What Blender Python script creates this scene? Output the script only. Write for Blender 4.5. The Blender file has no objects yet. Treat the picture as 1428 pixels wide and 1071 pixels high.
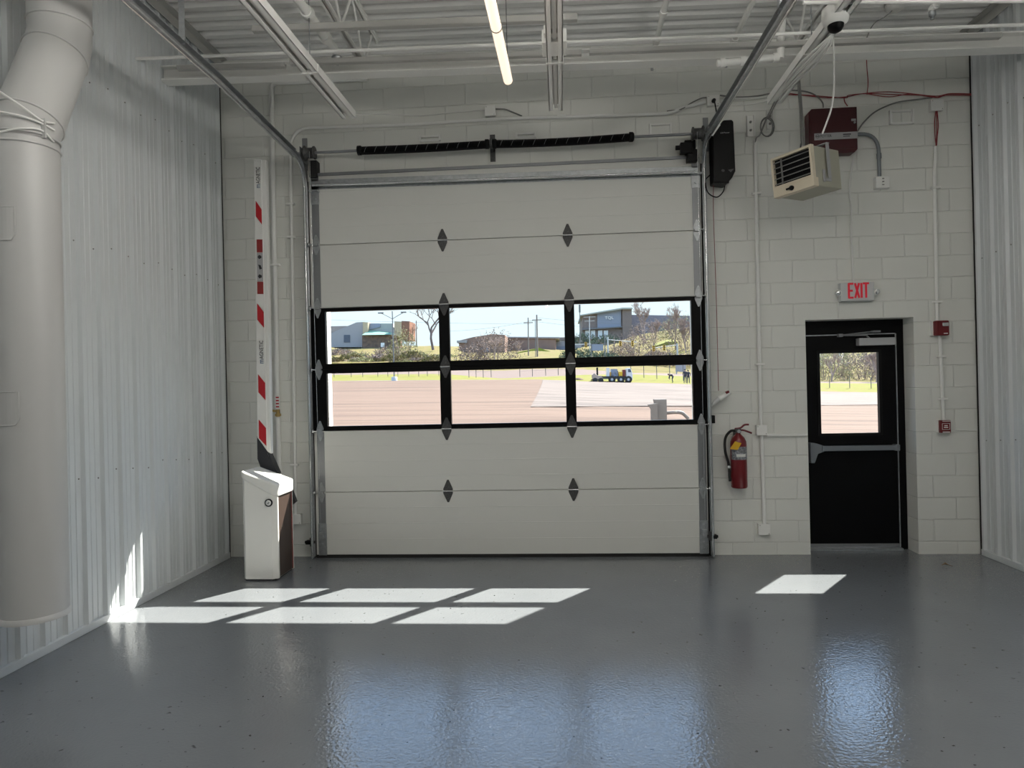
import bpy, bmesh, math, random
from mathutils import Vector as V, Matrix
random.seed(7)
SC = bpy.context.scene
COL = SC.collection
PI = math.pi
# ------------------------------------------------------------------ camera
F_PX, YAW, PITCH, ROLL, CAM_D, CAM_Z = 929.8, 0.0738358, 0.00112528, -0.02287116, 6.42851, 1.652744
def cam_axes():
    cy, sy, cp, sp = math.cos(YAW), math.sin(YAW), math.cos(PITCH), math.sin(PITCH)
    F = V((-sy*cp, cy*cp, sp)); R = V((cy, sy, 0)); U = R.cross(F)
    c, s = math.cos(ROLL), math.sin(ROLL)
    return c*R+s*U, -s*R+c*U, F
CR, CU, CF = cam_axes()
CC = V((0, -CAM_D, CAM_Z))
def P(px, py, ax, v):
    """world point where the sight line through photo pixel (px,py) meets the plane axis=v (a wall, floor ... )"""
    d = CF + CR*(px-714)/F_PX - CU*(py-535.5)/F_PX
    return CC + d*((v-CC[ax])/d[ax])
XL, XR, YB = -3.342, 3.82, -13.0
def zc(x): return 4.955 - 0.0205*(x-XL)          # underside of the sloping roof deck
cam = bpy.data.cameras.new('camera'); co = bpy.data.objects.new('camera', cam); COL.objects.link(co)
cam.sensor_width = 36; cam.lens = F_PX*36/1428; cam.clip_start = .05; cam.clip_end = 2000
M3 = Matrix((CR, CU, -CF)).transposed(); co.matrix_world = Matrix.Translation(CC) @ M3.to_4x4()
SC.camera = co

# ------------------------------------------------------------------ materials
def mat(name, col, rough=.5, metal=0, spec=.5, bump=None, noise=None, emit=None, coat=0, stretch=None):
    m = bpy.data.materials.new(name); m.use_nodes = True; nt = m.node_tree; b = nt.nodes['Principled BSDF']
    b.inputs['Base Color'].default_value = (*col, 1); b.inputs['Roughness'].default_value = rough
    b.inputs['Metallic'].default_value = metal; b.inputs['Specular IOR Level'].default_value = spec
    if coat: b.inputs['Coat Weight'].default_value = coat
    if emit: b.inputs['Emission Color'].default_value = (*emit[0], 1); b.inputs['Emission Strength'].default_value = emit[1]
    if bump or noise:
        tc = nt.nodes.new('ShaderNodeTexCoord')
    if bump:
        n = nt.nodes.new('ShaderNodeTexNoise'); n.inputs['Scale'].default_value = bump[0]; n.inputs['Detail'].default_value = 3
        bp = nt.nodes.new('ShaderNodeBump'); bp.inputs['Strength'].default_value = bump[1]; bp.inputs['Distance'].default_value = bump[2]
        nt.links.new(tc.outputs['Object'], n.inputs['Vector']); nt.links.new(n.outputs['Fac'], bp.inputs['Height'])
        nt.links.new(bp.outputs['Normal'], b.inputs['Normal'])
    if noise:
        n = nt.nodes.new('ShaderNodeTexNoise'); n.inputs['Scale'].default_value = noise[0]; n.inputs['Detail'].default_value = 6
        r = nt.nodes.new('ShaderNodeValToRGB'); r.color_ramp.elements[0].position = .3; r.color_ramp.elements[1].position = .7
        r.color_ramp.elements[0].color = (*noise[1], 1); r.color_ramp.elements[1].color = (*col, 1)
        if stretch:
            mp = nt.nodes.new('ShaderNodeMapping'); mp.inputs['Scale'].default_value = stretch[0]; mp.inputs['Rotation'].default_value = (0, 0, stretch[1])
            nt.links.new(tc.outputs['Object'], mp.inputs[0]); nt.links.new(mp.outputs[0], n.inputs['Vector'])
            r.color_ramp.elements[0].position = .38; r.color_ramp.elements[1].position = .52
        else: nt.links.new(tc.outputs['Object'], n.inputs['Vector'])
        nt.links.new(n.outputs['Fac'], r.inputs['Fac'])
        nt.links.new(r.outputs['Color'], b.inputs['Base Color'])
    return m
def glass_mat(name, tint, gloss):
    m = bpy.data.materials.new(name); m.use_nodes = True; nt = m.node_tree; nt.nodes.clear()
    o = nt.nodes.new('ShaderNodeOutputMaterial'); mx = nt.nodes.new('ShaderNodeMixShader')
    t = nt.nodes.new('ShaderNodeBsdfTransparent'); t.inputs['Color'].default_value = (*tint, 1)
    g = nt.nodes.new('ShaderNodeBsdfGlossy'); g.inputs['Roughness'].default_value = .02
    lw = nt.nodes.new('ShaderNodeLayerWeight'); lw.inputs['Blend'].default_value = .5
    pw = nt.nodes.new('ShaderNodeMath'); pw.operation = 'POWER'; pw.inputs[1].default_value = 5; nt.links.new(lw.outputs['Facing'], pw.inputs[0])
    fr = nt.nodes.new('ShaderNodeMath'); fr.operation = 'MULTIPLY_ADD'; fr.inputs[1].default_value = .5; fr.inputs[2].default_value = gloss; nt.links.new(pw.outputs[0], fr.inputs[0])
    nt.links.new(fr.outputs[0], mx.inputs[0]); nt.links.new(t.outputs[0], mx.inputs[1]); nt.links.new(g.outputs[0], mx.inputs[2])
    nt.links.new(mx.outputs[0], o.inputs[0]); return m
M = {}
M['paint'] = mat('white_paint', (.74, .74, .71), .55)
M['paint_box'] = mat('white_painted_box', (.88, .88, .85), .4)
M['panel'] = mat('white_metal_panel', (.66, .69, .70), .42, bump=(3, .08, .02))
M['deck'] = mat('painted_deck', (.86, .86, .84), .5)
M['ceilpaint'] = mat('painted_steel_white', (.88, .88, .85), .45)
M['ceilgrey'] = mat('painted_steel_grey', (.45, .45, .43), .5)
M['duct'] = mat('white_duct', (.52, .52, .51), .40, bump=(2, .05, .02))
M['galv'] = mat('galvanised_steel', (.52, .54, .56), .38, .85, noise=(30, (.40, .42, .43)))
M['galvd'] = mat('dull_galvanised', (.30, .31, .32), .45, .7)
M['hinge'] = mat('hinge_steel', (.12, .12, .12), .5, .5, noise=(60, (.07, .07, .07)))
M['steel'] = mat('bright_steel', (.75, .76, .77), .22, 1)
M['black'] = mat('black_plastic', (.006, .006, .0065), .45, spec=.22)
M['blackpaint'] = mat('black_paint', (.0035, .0035, .004), .4, spec=.15)
M['rubber'] = mat('black_rubber', (.015, .015, .015), .7)
M['doorp'] = mat('door_panel_white', (.75, .75, .71), .42)
M['red'] = mat('fire_red', (.17, .006, .010), .35, coat=.3)
M['ared'] = mat('alarm_red', (.15, .008, .012), .4)
M['panelred'] = mat('dark_red_enamel', (.055, .003, .006), .35)
M['stripe'] = mat('stripe_red', (.50, .012, .02), .45)
M['reflector'] = mat('red_reflector', (.30, .03, .03), .3)
M['white'] = mat('white_plastic', (.84, .84, .81), .35)
M['cab'] = mat('white_cabinet', (.86, .85, .80), .35)
M['brown'] = mat('dark_brown_panel', (.060, .040, .032), .35)
M['label'] = mat('label_grey', (.42, .42, .43), .5)
M['beige'] = mat('beige_enamel', (.72, .64, .50), .45)
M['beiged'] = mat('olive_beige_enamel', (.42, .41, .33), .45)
M['yellow'] = mat('yellow_tag', (.72, .42, .02), .5)
M['brass'] = mat('brass', (.55, .38, .15), .35, .9)
M['wire'] = mat('dark_wire', (.10, .10, .10), .5)
M['gwire'] = mat('grey_wire', (.22, .22, .21), .5)
M['wwire'] = mat('white_wire', (.80, .80, .77), .5)
M['rwire'] = mat('red_wire', (.26, .03, .035), .5)
M['ink'] = mat('dark_ink', (.03, .03, .035), .6)
M['blue'] = mat('blue_ink', (.03, .10, .22), .6)
M['exitred'] = mat('exit_red', (.55, .01, .03), .5, emit=((1, .02, .05), .12))
M['tube'] = mat('fill_led_tube', (.9, .9, .88), .4, emit=((1, .96, .90), 30.0))  # emitter of the added fill tubes, stronger than the tube in view
M['tubewarm'] = mat('warm_led_tube', (.9, .88, .82), .4, emit=((1, .74, .54), .95))
M['glass'] = glass_mat('window_glass', (.96, .97, .97), .025)
M['gauge'] = mat('chrome', (.8, .8, .8), .2, 1)
M['leaf'] = mat('dry_leaf', (.16, .10, .05), .7)
# floor: grey epoxy paint with orange peel
def floor_mat():
    m = bpy.data.materials.new('grey_epoxy_floor'); m.use_nodes = True; nt = m.node_tree; b = nt.nodes['Principled BSDF']
    tc = nt.nodes.new('ShaderNodeTexCoord')
    def noise(s, d=4):
        n = nt.nodes.new('ShaderNodeTexNoise'); n.inputs['Scale'].default_value = s; n.inputs['Detail'].default_value = d
        nt.links.new(tc.outputs['Object'], n.inputs['Vector']); return n
    n1 = noise(.9, 8); r = nt.nodes.new('ShaderNodeValToRGB')
    r.color_ramp.elements[0].position = .35; r.color_ramp.elements[1].position = .65
    r.color_ramp.elements[0].color = (.170, .182, .194, 1); r.color_ramp.elements[1].color = (.192, .205, .217, 1)
    nt.links.new(n1.outputs['Fac'], r.inputs['Fac'])
    n4 = noise(26, 2); r4 = nt.nodes.new('ShaderNodeValToRGB')       # specks of grit
    r4.color_ramp.elements[0].position = .27; r4.color_ramp.elements[1].position = .30
    r4.color_ramp.elements[0].color = (.25, .24, .23, 1); r4.color_ramp.elements[1].color = (1, 1, 1, 1)
    nt.links.new(n4.outputs['Fac'], r4.inputs['Fac'])
    mx = nt.nodes.new('ShaderNodeMix'); mx.data_type = 'RGBA'; mx.blend_type = 'MULTIPLY'; mx.inputs[0].default_value = 1
    nt.links.new(r.outputs['Color'], mx.inputs[6]); nt.links.new(r4.outputs['Color'], mx.inputs[7])
    nt.links.new(mx.outputs[2], b.inputs['Base Color'])
    n2 = noise(1.6, 3); rr = nt.nodes.new('ShaderNodeMapRange'); rr.inputs[3].default_value = .05; rr.inputs[4].default_value = .11
    nt.links.new(n2.outputs['Fac'], rr.inputs[0]); nt.links.new(rr.outputs[0], b.inputs['Roughness'])
    b.inputs['IOR'].default_value = 1.62
    n3 = noise(58, 1.5); bp = nt.nodes.new('ShaderNodeBump'); bp.inputs['Strength'].default_value = .55; bp.inputs['Distance'].default_value = .0030
    n5 = noise(5, 4); bp2 = nt.nodes.new('ShaderNodeBump'); bp2.inputs['Strength'].default_value = .06; bp2.inputs['Distance'].default_value = .02
    nt.links.new(n3.outputs['Fac'], bp.inputs['Height']); nt.links.new(n5.outputs['Fac'], bp2.inputs['Height'])
    nt.links.new(bp2.outputs['Normal'], bp.inputs['Normal']); nt.links.new(bp.outputs['Normal'], b.inputs['Normal'])
    return m
M['floor'] = floor_mat()
def cmu_mat():
    m = bpy.data.materials.new('painted_block_wall'); m.use_nodes = True; nt = m.node_tree; b = nt.nodes['Principled BSDF']
    b.inputs['Roughness'].default_value = .5
    tc = nt.nodes.new('ShaderNodeTexCoord'); sp = nt.nodes.new('ShaderNodeSeparateXYZ'); nt.links.new(tc.outputs['Object'], sp.inputs[0])
    ax = nt.nodes.new('ShaderNodeMath'); ax.inputs[1].default_value = 40.64-3.2; nt.links.new(sp.outputs[0], ax.inputs[0])
    az = nt.nodes.new('ShaderNodeMath'); az.inputs[1].default_value = .4064-.115; nt.links.new(sp.outputs[2], az.inputs[0])
    cb = nt.nodes.new('ShaderNodeCombineXYZ'); nt.links.new(ax.outputs[0], cb.inputs[0]); nt.links.new(az.outputs[0], cb.inputs[1])
    br = nt.nodes.new('ShaderNodeTexBrick'); br.inputs['Scale'].default_value = 1; br.inputs['Brick Width'].default_value = .4064
    br.inputs['Row Height'].default_value = .2032; br.inputs['Mortar Size'].default_value = .006; br.inputs['Mortar Smooth'].default_value = .6
    br.inputs['Color1'].default_value = (.78, .785, .74, 1); br.inputs['Color2'].default_value = (.795, .80, .755, 1); br.inputs['Mortar'].default_value = (.77, .775, .73, 1)
    nt.links.new(cb.outputs[0], br.inputs['Vector']); nt.links.new(br.outputs['Color'], b.inputs['Base Color'])
    inv = nt.nodes.new('ShaderNodeMath'); inv.operation = 'SUBTRACT'; inv.inputs[0].default_value = 1; nt.links.new(br.outputs['Fac'], inv.inputs[1])
    bp = nt.nodes.new('ShaderNodeBump'); bp.inputs['Strength'].default_value = .75; bp.inputs['Distance'].default_value = .006
    n = nt.nodes.new('ShaderNodeTexNoise'); n.inputs['Scale'].default_value = 45; n.inputs['Detail'].default_value = 4
    nt.links.new(tc.outputs['Object'], n.inputs['Vector'])
    bp2 = nt.nodes.new('ShaderNodeBump'); bp2.inputs['Strength'].default_value = .12; bp2.inputs['Distance'].default_value = .004
    nt.links.new(n.outputs['Fac'], bp2.inputs['Height']); nt.links.new(bp2.outputs['Normal'], bp.inputs['Normal'])
    nt.links.new(inv.outputs[0], bp.inputs['Height']); nt.links.new(bp.outputs['Normal'], b.inputs['Normal'])
    return m
M['cmu'] = cmu_mat()
# outdoors
M['asphalt'] = mat('pinkish_lot', (0.164, 0.116, 0.091), .8, noise=(.5, (0.112, 0.080, 0.065)), stretch=((.16, 2.2, 1), -.35))
M['concrete'] = mat('pale_lot', (0.181, 0.151, 0.134), .8, noise=(.6, (0.122, 0.104, 0.094)), stretch=((.35, 2.0, 1), .4))
M['grass'] = mat('grass', (0.147, 0.160, 0.034), .9, noise=(.6, (0.185, 0.160, 0.063)))
M['scrub'] = mat('scrub', (0.189, 0.143, 0.080), .9, noise=(.9, (0.130, 0.130, 0.038)))
M['road'] = mat('road', (0.172, 0.134, 0.118), .8)
M['bark'] = mat('bark', (.17, .135, .125), .9)
M['twig'] = mat('pale_twig', (.33, .26, .23), .9)
M['brush'] = mat('brown_brush', (0.286, 0.218, 0.176), .9, noise=(.8, (0.218, 0.168, 0.143)))
M['brushg'] = mat('olive_brush', (0.319, 0.302, 0.143), .9, noise=(.8, (0.252, 0.227, 0.126)))
M['everg'] = mat('evergreen', (.07, .11, .075), .9, noise=(1.2, (.045, .07, .05)))
M['metalgrey'] = mat('grey_pole', (0.134, 0.143, 0.151), .5)
M['poleglv'] = mat('pale_pole', (0.462, 0.479, 0.487), .5)
M['wood'] = mat('pole_wood', (.20, .17, .15), .9)
M['siding'] = mat('pale_siding', (0.336, 0.328, 0.336), .7)
M['rooft'] = mat('taupe_roof', (.30, .26, .24), .8)
M['roofg'] = mat('grey_green_roof', (0.336, 0.361, 0.336), .7)
M['canopy'] = mat('green_canopy', (0.185, 0.353, 0.260), .6)
M['stone'] = mat('brown_stone', (.22, .15, .11), .9, noise=(1.5, (.09, .07, .06)))
M['cream'] = mat('cream_stucco', (0.462, 0.378, 0.260), .8)
M['brick'] = mat('red_brick', (0.277, 0.143, 0.101), .9, noise=(2, (0.218, 0.118, 0.084)))
M['brickb'] = mat('brown_brick', (0.277, 0.185, 0.151), .9, noise=(1.2, (0.227, 0.160, 0.134)))
M['bluegrey'] = mat('blue_grey_panel', (0.210, 0.244, 0.311), .5)
M['taupe'] = mat('taupe_cladding', (0.227, 0.185, 0.168), .8, noise=(1.5, (0.176, 0.151, 0.143)))
M['darkwin'] = mat('dark_window', (.06, .08, .12), .2)
M['lightwin'] = mat('pale_window', (.6, .66, .70), .2)
M['signal'] = mat('signal_yellow', (0.672, 0.386, 0.042), .5)
M['postgrey'] = mat('dark_grey_post', (.13, .12, .115), .6)
M['truckw'] = mat('truck_white', (0.630, 0.638, 0.638), .35)
M['skin'] = mat('skin', (.45, .28, .20), .6)
M['cloth'] = mat('dark_clothing', (.035, .037, .05), .8)
M['cloth2'] = mat('dark_blue_jeans', (.05, .055, .08), .8)
M['tan'] = mat('tan_machine', (.40, .31, .25), .6)
M['fence'] = mat('fence_steel', (.12, .12, .12), .6)

for k in ('asphalt', 'concrete', 'grass', 'scrub', 'road', 'bark', 'twig', 'brush', 'brushg', 'everg', 'stone', 'brick', 'brickb', 'taupe', 'siding', 'cream'):
    M[k].node_tree.nodes['Principled BSDF'].inputs['Specular IOR Level'].default_value = .05
# ------------------------------------------------------------------ mesh builder
class MB:
    def __init__(s): s.v = []; s.f = []; s.m = []; s.s = []
    def add(s, vs, fs, m=0, sm=False):
        o = len(s.v); s.v += [V(p) for p in vs]
        for f in fs: s.f.append([i+o for i in f]); s.m.append(m); s.s.append(sm)
        return s
    def obox(s, c, a, b, d, m=0):
        c, a, b, d = V(c), V(a), V(b), V(d)
        vs = [c+i*a+j*b+k*d for k in (-1, 1) for j in (-1, 1) for i in (-1, 1)]
        return s.add(vs, [(0, 2, 3, 1), (4, 5, 7, 6), (0, 1, 5, 4), (2, 6, 7, 3), (0, 4, 6, 2), (1, 3, 7, 5)], m)
    def box(s, x0, x1, y0, y1, z0, z1, m=0):
        return s.obox(((x0+x1)/2, (y0+y1)/2, (z0+z1)/2), ((x1-x0)/2, 0, 0), (0, (y1-y0)/2, 0), (0, 0, (z1-z0)/2), m)
    def prism(s, poly, ext, m=0):
        poly = [V(p) for p in poly]; e = V(ext); n = len(poly)
        nn = V((0, 0, 0))
        for i in range(n): nn += (poly[i]-poly[0]).cross(poly[(i+1) % n]-poly[0])
        if nn.dot(e) > 0: poly = poly[::-1]
        return s.add(poly+[p+e for p in poly], [tuple(range(n)), tuple(range(2*n-1, n-1, -1))] + [(i, i+n, (i+1) % n+n, (i+1) % n) for i in range(n)], m)
    def tube(s, pts, r, n=8, m=0, cap=True):
        pts = [V(p) for p in pts]; k = len(pts); rs = r if isinstance(r, (list, tuple)) else [r]*k
        vs = []; prev = None
        for i, p in enumerate(pts):
            t = (pts[min(i+1, k-1)]-pts[max(i-1, 0)]).normalized()
            if prev is None:
                a = t.orthogonal().normalized()
            else:
                a = (prev-t*prev.dot(t)); a = a.normalized() if a.length > 1e-6 else t.orthogonal().normalized()
            prev = a; b = t.cross(a)
            vs += [p+(a*math.cos(2*PI*j/n)+b*math.sin(2*PI*j/n))*rs[i] for j in range(n)]
        fs = [(i*n+j, i*n+(j+1) % n, (i+1)*n+(j+1) % n, (i+1)*n+j) for i in range(k-1) for j in range(n)]
        s.add(vs, fs, m, True)
        if cap: s.add(vs[:n], [tuple(range(n-1, -1, -1))], m); s.add(vs[-n:], [tuple(range(n))], m)
        return s
    def lathe(s, prof, base, axis=(0, 0, 1), n=24, m=0, cap=True):
        ax = V(axis).normalized(); a = ax.orthogonal().normalized(); b = ax.cross(a); base = V(base); k = len(prof)
        vs = [base+ax*h+(a*math.cos(2*PI*j/n)+b*math.sin(2*PI*j/n))*r for r, h in prof for j in range(n)]
        fs = [(i*n+j, i*n+(j+1) % n, (i+1)*n+(j+1) % n, (i+1)*n+j) for i in range(k-1) for j in range(n)]
        s.add(vs, fs, m, True)
        if cap: s.add(vs[:n], [tuple(range(n-1, -1, -1))], m); s.add(vs[-n:], [tuple(range(n))], m)
        return s
    def sweep(s, prof, pts, side, m=0):
        """closed 2-D profile (a along side, b along side x tangent) along pts"""
        pts = [V(p) for p in pts]; sd = V(side).normalized(); k = len(pts); n = len(prof); vs = []
        for i, p in enumerate(pts):
            t = (pts[min(i+1, k-1)]-pts[max(i-1, 0)]).normalized(); b = sd.cross(t).normalized()
            vs += [p+sd*u+b*w for u, w in prof]
        fs = [(i*n+j, i*n+(j+1) % n, (i+1)*n+(j+1) % n, (i+1)*n+j) for i in range(k-1) for j in range(n)]
        fs += [tuple(range(n-1, -1, -1)), tuple(range((k-1)*n, k*n))]
        return s.add(vs, fs, m)
    def build(s, name, mats, parent=None, bevel=0, seg=2, fix=True):
        me = bpy.data.meshes.new(name)
        lo = V([min(p[i] for p in s.v) for i in range(3)]); hi = V([max(p[i] for p in s.v) for i in range(3)])
        org = V(((lo.x+hi.x)/2, (lo.y+hi.y)/2, lo.z))
        if name.startswith(('wall_', 'floor', 'ceiling', 'parking', 'terrain')): org = V((0, 0, 0))
        me.from_pydata([p-org for p in s.v], [], s.f)
        if not isinstance(mats, (list, tuple)): mats = [mats]
        for x in mats: me.materials.append(x)
        for p, a, b in zip(me.polygons, s.m, s.s): p.material_index = a; p.use_smooth = b
        bm = bmesh.new(); bm.from_mesh(me)
        if fix: bmesh.ops.recalc_face_normals(bm, faces=bm.faces)
        if bevel:
            es = [e for e in bm.edges if len(e.link_faces) == 2 and e.calc_face_angle(0) > .6]
            bmesh.ops.bevel(bm, geom=es, offset=bevel, segments=seg, affect='EDGES', profile=.5)
        bm.to_mesh(me); bm.free()
        o = bpy.data.objects.new(name, me); COL.objects.link(o)
        par = V((0, 0, 0))
        if parent: o.parent = parent; par = parent['_w'] if '_w' in parent else V((0, 0, 0)); par = V(par)
        o.location = org-par; o['_w'] = list(org)
        return o
def tag(o, label, cat, group=None, kind=None):
    o['label'] = label; o['category'] = cat
    if group: o['group'] = group
    if kind: o['kind'] = kind
    return o
def thing(name, loc, label, cat, group=None):
    o = bpy.data.objects.new(name, None); COL.objects.link(o); o.location = loc; o['_w'] = list(loc); o.empty_display_size = .1
    return tag(o, label, cat, group)
def struct(o): o['kind'] = 'structure'; return o
def plabel(o, l): o['label'] = l; return o
def text(s, width, height, org, xd, yd, name, m, parent, depth=.001):
    """a line of lettering: lower-left corner org, running along xd, rising along yd"""
    cu = bpy.data.curves.new('lettering', 'FONT'); cu.body = s; cu.extrude = .0005; cu.resolution_u = 3
    t = bpy.data.objects.new('lettering', cu); COL.objects.link(t)
    bpy.context.view_layer.update()
    me0 = bpy.data.meshes.new_from_object(t.evaluated_get(bpy.context.evaluated_depsgraph_get()))
    bpy.data.objects.remove(t); bpy.data.curves.remove(cu)
    xs = [v.co.x for v in me0.vertices]; ys = [v.co.y for v in me0.vertices]; zs = [v.co.z for v in me0.vertices]
    x0, x1, y0, y1, z0, z1 = min(xs), max(xs), min(ys), max(ys), min(zs), max(zs)
    xd, yd, org = V(xd).normalized(), V(yd).normalized(), V(org); zd = xd.cross(yd)
    b = MB()
    b.add([org+xd*((v.co.x-x0)/(x1-x0)*width)+yd*((v.co.y-y0)/(y1-y0)*height)+zd*((v.co.z-z0)/(z1-z0)*depth) for v in me0.vertices], [tuple(p.vertices) for p in me0.polygons])
    bpy.data.meshes.remove(me0)
    return b.build(name, m, parent, fix=False)
def arc(p0, p1, p2, n=8):
    """quadratic bend from p0 to p2 around corner p1"""
    p0, p1, p2 = V(p0), V(p1), V(p2)
    return [p0*(1-t)**2+p1*2*t*(1-t)+p2*t*t for t in [i/n for i in range(n+1)]]
def smooth(pts, n=6):
    """Catmull-Rom through pts"""
    pts = [V(p) for p in pts]; q = [pts[0]*2-pts[1]]+pts+[pts[-1]*2-pts[-2]]; out = []
    for i in range(1, len(q)-2):
        a, b, c, d = q[i-1:i+3]
        for k in range(n):
            t = k/n; out.append(.5*((2*b)+(c-a)*t+(2*a-5*b+4*c-d)*t*t+(3*b-a-3*c+d)*t**3))
    return out+[pts[-1]]
def W(px, py, y=-.02): return P(px, py, 1, y)          # a point on (just off) the front wall
def bbox_thing(b, name, m, label, cat, group=None, bevel=0): return tag(b.build(name, m, bevel=bevel), label, cat, group)

# ------------------------------------------------------------------ room shell
WT = .42                                           # total thickness of the front wall
GX0, GX1, GZ = -2.403, 1.31, 3.68                   # garage opening
EX0, EX1, EZ = 2.290, 3.262, 2.195                 # exit opening
b = MB()
for x0, x1, z0, z1 in [(XL-.4, GX0, -.1, 5.3), (GX0, GX1, GZ, 5.3), (GX1, EX0, -.1, 5.3), (EX0, EX1, EZ, 5.3), (EX1, XR+.4, -.1, 5.3)]:
    b.box(x0, x1, 0, WT, z0, z1)
struct(b.build('wall_front', M['cmu']))
b = MB(); b.box(XL-.4, XR+.4, YB-.3, YB, -.1, 5.3); struct(b.build('wall_back', M['paint']))
def corrugated(name, x, s, y0, y1, z0, z1, m):
    """vertical metal panels: one trapezoid rib and two small stiffeners each .195 m"""
    prof = []; y = y1; pitch = .195
    while y > y0:
        for dy, h in ((0, 0), (-.010, .026), (-.034, .026), (-.046, 0), (-.090, 0), (-.094, .005), (-.100, .005), (-.104, 0), (-.143, 0), (-.147, .005), (-.153, .005), (-.157, 0)):
            prof.append((y+dy, h))
        y -= pitch
    prof.append((y, 0))
    b = MB(); n = len(prof); vs = []
    for z in (z0, z1):
        for yy, h in prof: vs.append((x+s*h, yy, z))
    b.add(vs, [(i, i+1, n+i+1, n+i) for i in range(n-1)])
    for k in range(int((y1-y0)/pitch)):              # screws
        for z in (1.05, 2.7, 3.9):
            b.lathe([(.006, 0), (.006, .004), (.002, .006)], (x, y1-k*pitch-.068, z+.02*(k % 3)), (s, 0, 0), 6, 1)
    vs = [(x-s*.15, y-.1, z0), (x-s*.15, y1+.3, z0), (x-s*.15, y1+.3, z1), (x-s*.15, y-.1, z1)]
    b.add(vs, [(0, 1, 2, 3)])
    return struct(b.build(name, [m, M['gwire']], fix=False))
corrugated('wall_left', XL, 1, YB, -.036, 0, 5.2, M['panel'])
corrugated('wall_right', XR, -1, YB, -.036, 0, 5.2, M['panel'])
b = MB(); b.box(XL-.5, XR+.5, YB-.4, WT, -.15, 0); struct(b.build('floor', M['floor']))
# roof deck: trapezoid ribs running across the bay
b = MB(); prof = []; y = .35
while y > YB:
    for dy, h in ((0, 0), (-.060, 0), (-.078, .040), (-.134, .040)): prof.append((y+dy, h))
    y -= .152
prof.append((y, 0)); n = len(prof); vs = []
for x in (XL-.3, XR+.3):
    for yy, h in prof: vs.append((x, yy, zc(x)+h))
b.add(vs, [(i, i+1, n+i+1, n+i) for i in range(n-1)])
b.add([(XL-.4, YB-.3, 5.25), (XR+.4, YB-.3, 5.25), (XR+.4, .5, 5.25), (XL-.4, .5, 5.25)], [(0, 1, 2, 3)])
struct(b.build('ceiling', M['deck'], fix=False))
# trims: base angles, corner gaps, ledger angles, garage jambs
for k, (x, s) in enumerate(((XL, 1), (XR, -1))):
    b = MB(); xs = sorted((x, x+s*.030)); b.box(xs[0], xs[1], YB, -.037, 0, .055); struct(b.build('trim_%d' % (k+1), M['panel'], bevel=.004))
    b = MB(); xs = sorted((x+s*.001, x+s*.014)); b.box(xs[0], xs[1], -.035, -.001, 0, 4.74 if s < 0 else 4.86); struct(b.build('trim_%d' % (k+3), M['blackpaint']))
    b = MB(); z = zc(x)-.005
    b.box(min(x+s*.03, x+s*.037), max(x+s*.03, x+s*.037), YB, -.02, z-.09, z); b.box(min(x+s*.03, x+s*.10), max(x+s*.03, x+s*.10), YB, -.02, z-.008, z)
    struct(b.build('trim_%d' % (k+5), M['ceilgrey']))

# ------------------------------------------------------------------ garage door
door = thing('garage_door', (-.53, -.035, 0), 'large white sectional overhead door with two rows of black framed windows', 'garage door')
DX0, DX1 = -2.425, 1.345
JZ = [.030, .643, 1.243, 1.842, 2.444, 3.062, 3.76]
YF, YK = -.060, -.012
def solid_section(z0, z1):
    b = MB(); b.box(DX0, DX1, YF, YK, z0+.003, z1-.003); b.box(DX0+.01, DX1-.01, YF+.012, YK-.004, z0-.004, z1+.004)
    nb = 4
    for i in range(1, nb):                              # shallow pressed ribs
        z = z0+(z1-z0)*i/nb; b.box(DX0+.08, DX1-.08, YF-.0015, YF+.002, z-.004, z+.004)
    return b.build('door_section', M['doorp'], door, bevel=.002)
cols = [(-2.288, -1.166), (-1.064, .042), (.138, 1.232)]
def glazed_section(z0, z1, pz0, pz1):
    b = MB(); xs = [DX0]+[v for c in cols for v in c]+[DX1]
    for i in range(0, len(xs), 2): b.box(xs[i], xs[i+1], YF, YK, z0+.002, z1-.002)
    b.box(DX0+.01, DX1-.01, YF+.012, YK-.004, z0-.004, pz0-.01)
    for c in cols:
        b.box(c[0], c[1], YF, YK, z0+.002, pz0); b.box(c[0], c[1], YF, YK, pz1, z1-.002)
    o = plabel(b.build('window_section', M['blackpaint'], door), 'black aluminium section with three clear panes')
    for c in cols:
        g = MB(); g.box(c[0]-.005, c[1]+.005, -.042, -.036, pz0-.005, pz1+.005); g.build('window_pane', M['glass'], o)
    return o
secs = [solid_section(JZ[0], JZ[1]), solid_section(JZ[1], JZ[2]),
        glazed_section(JZ[2], JZ[3], 1.287, 1.803), glazed_section(JZ[3], JZ[4], 1.898, 2.408),
        solid_section(JZ[4], JZ[5]), solid_section(JZ[5], JZ[6])]
b = MB(); b.box(DX0, DX1, YF+.004, YK-.004, 0, .033); plabel(b.build('bottom_seal', M['rubber'], door), 'black rubber seal along the floor')
# diamond hinges between sections
for x in (-1.112, .092):
    for k in range(1, 6):
        z = JZ[k]; b = MB(); y = YF-.001
        for s in (1, -1):
            pts = [(x-.046, z+s*.006), (x+.046, z+s*.006), (x+.046, z+s*.022), (x+.008, z+s*.108), (x-.008, z+s*.108), (x-.046, z+s*.022)]
            b.prism([(p[0], y, p[1]) for p in pts], (0, -.006, 0))
            b.lathe([(.007, 0), (.007, .008)], (x, y-.004, z+s*.075), (0, -1, 0), 8); b.lathe([(.007, 0), (.007, .008)], (x, y-.004, z+s*.040), (0, -1, 0), 8)
        b.build('hinge', M['hinge'], door)
        r = MB(); r.tube([(x-.047, y-.012, z), (x+.047, y-.012, z)], .009, 8); r.build('hinge_pin', M['steel'], door)
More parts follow.
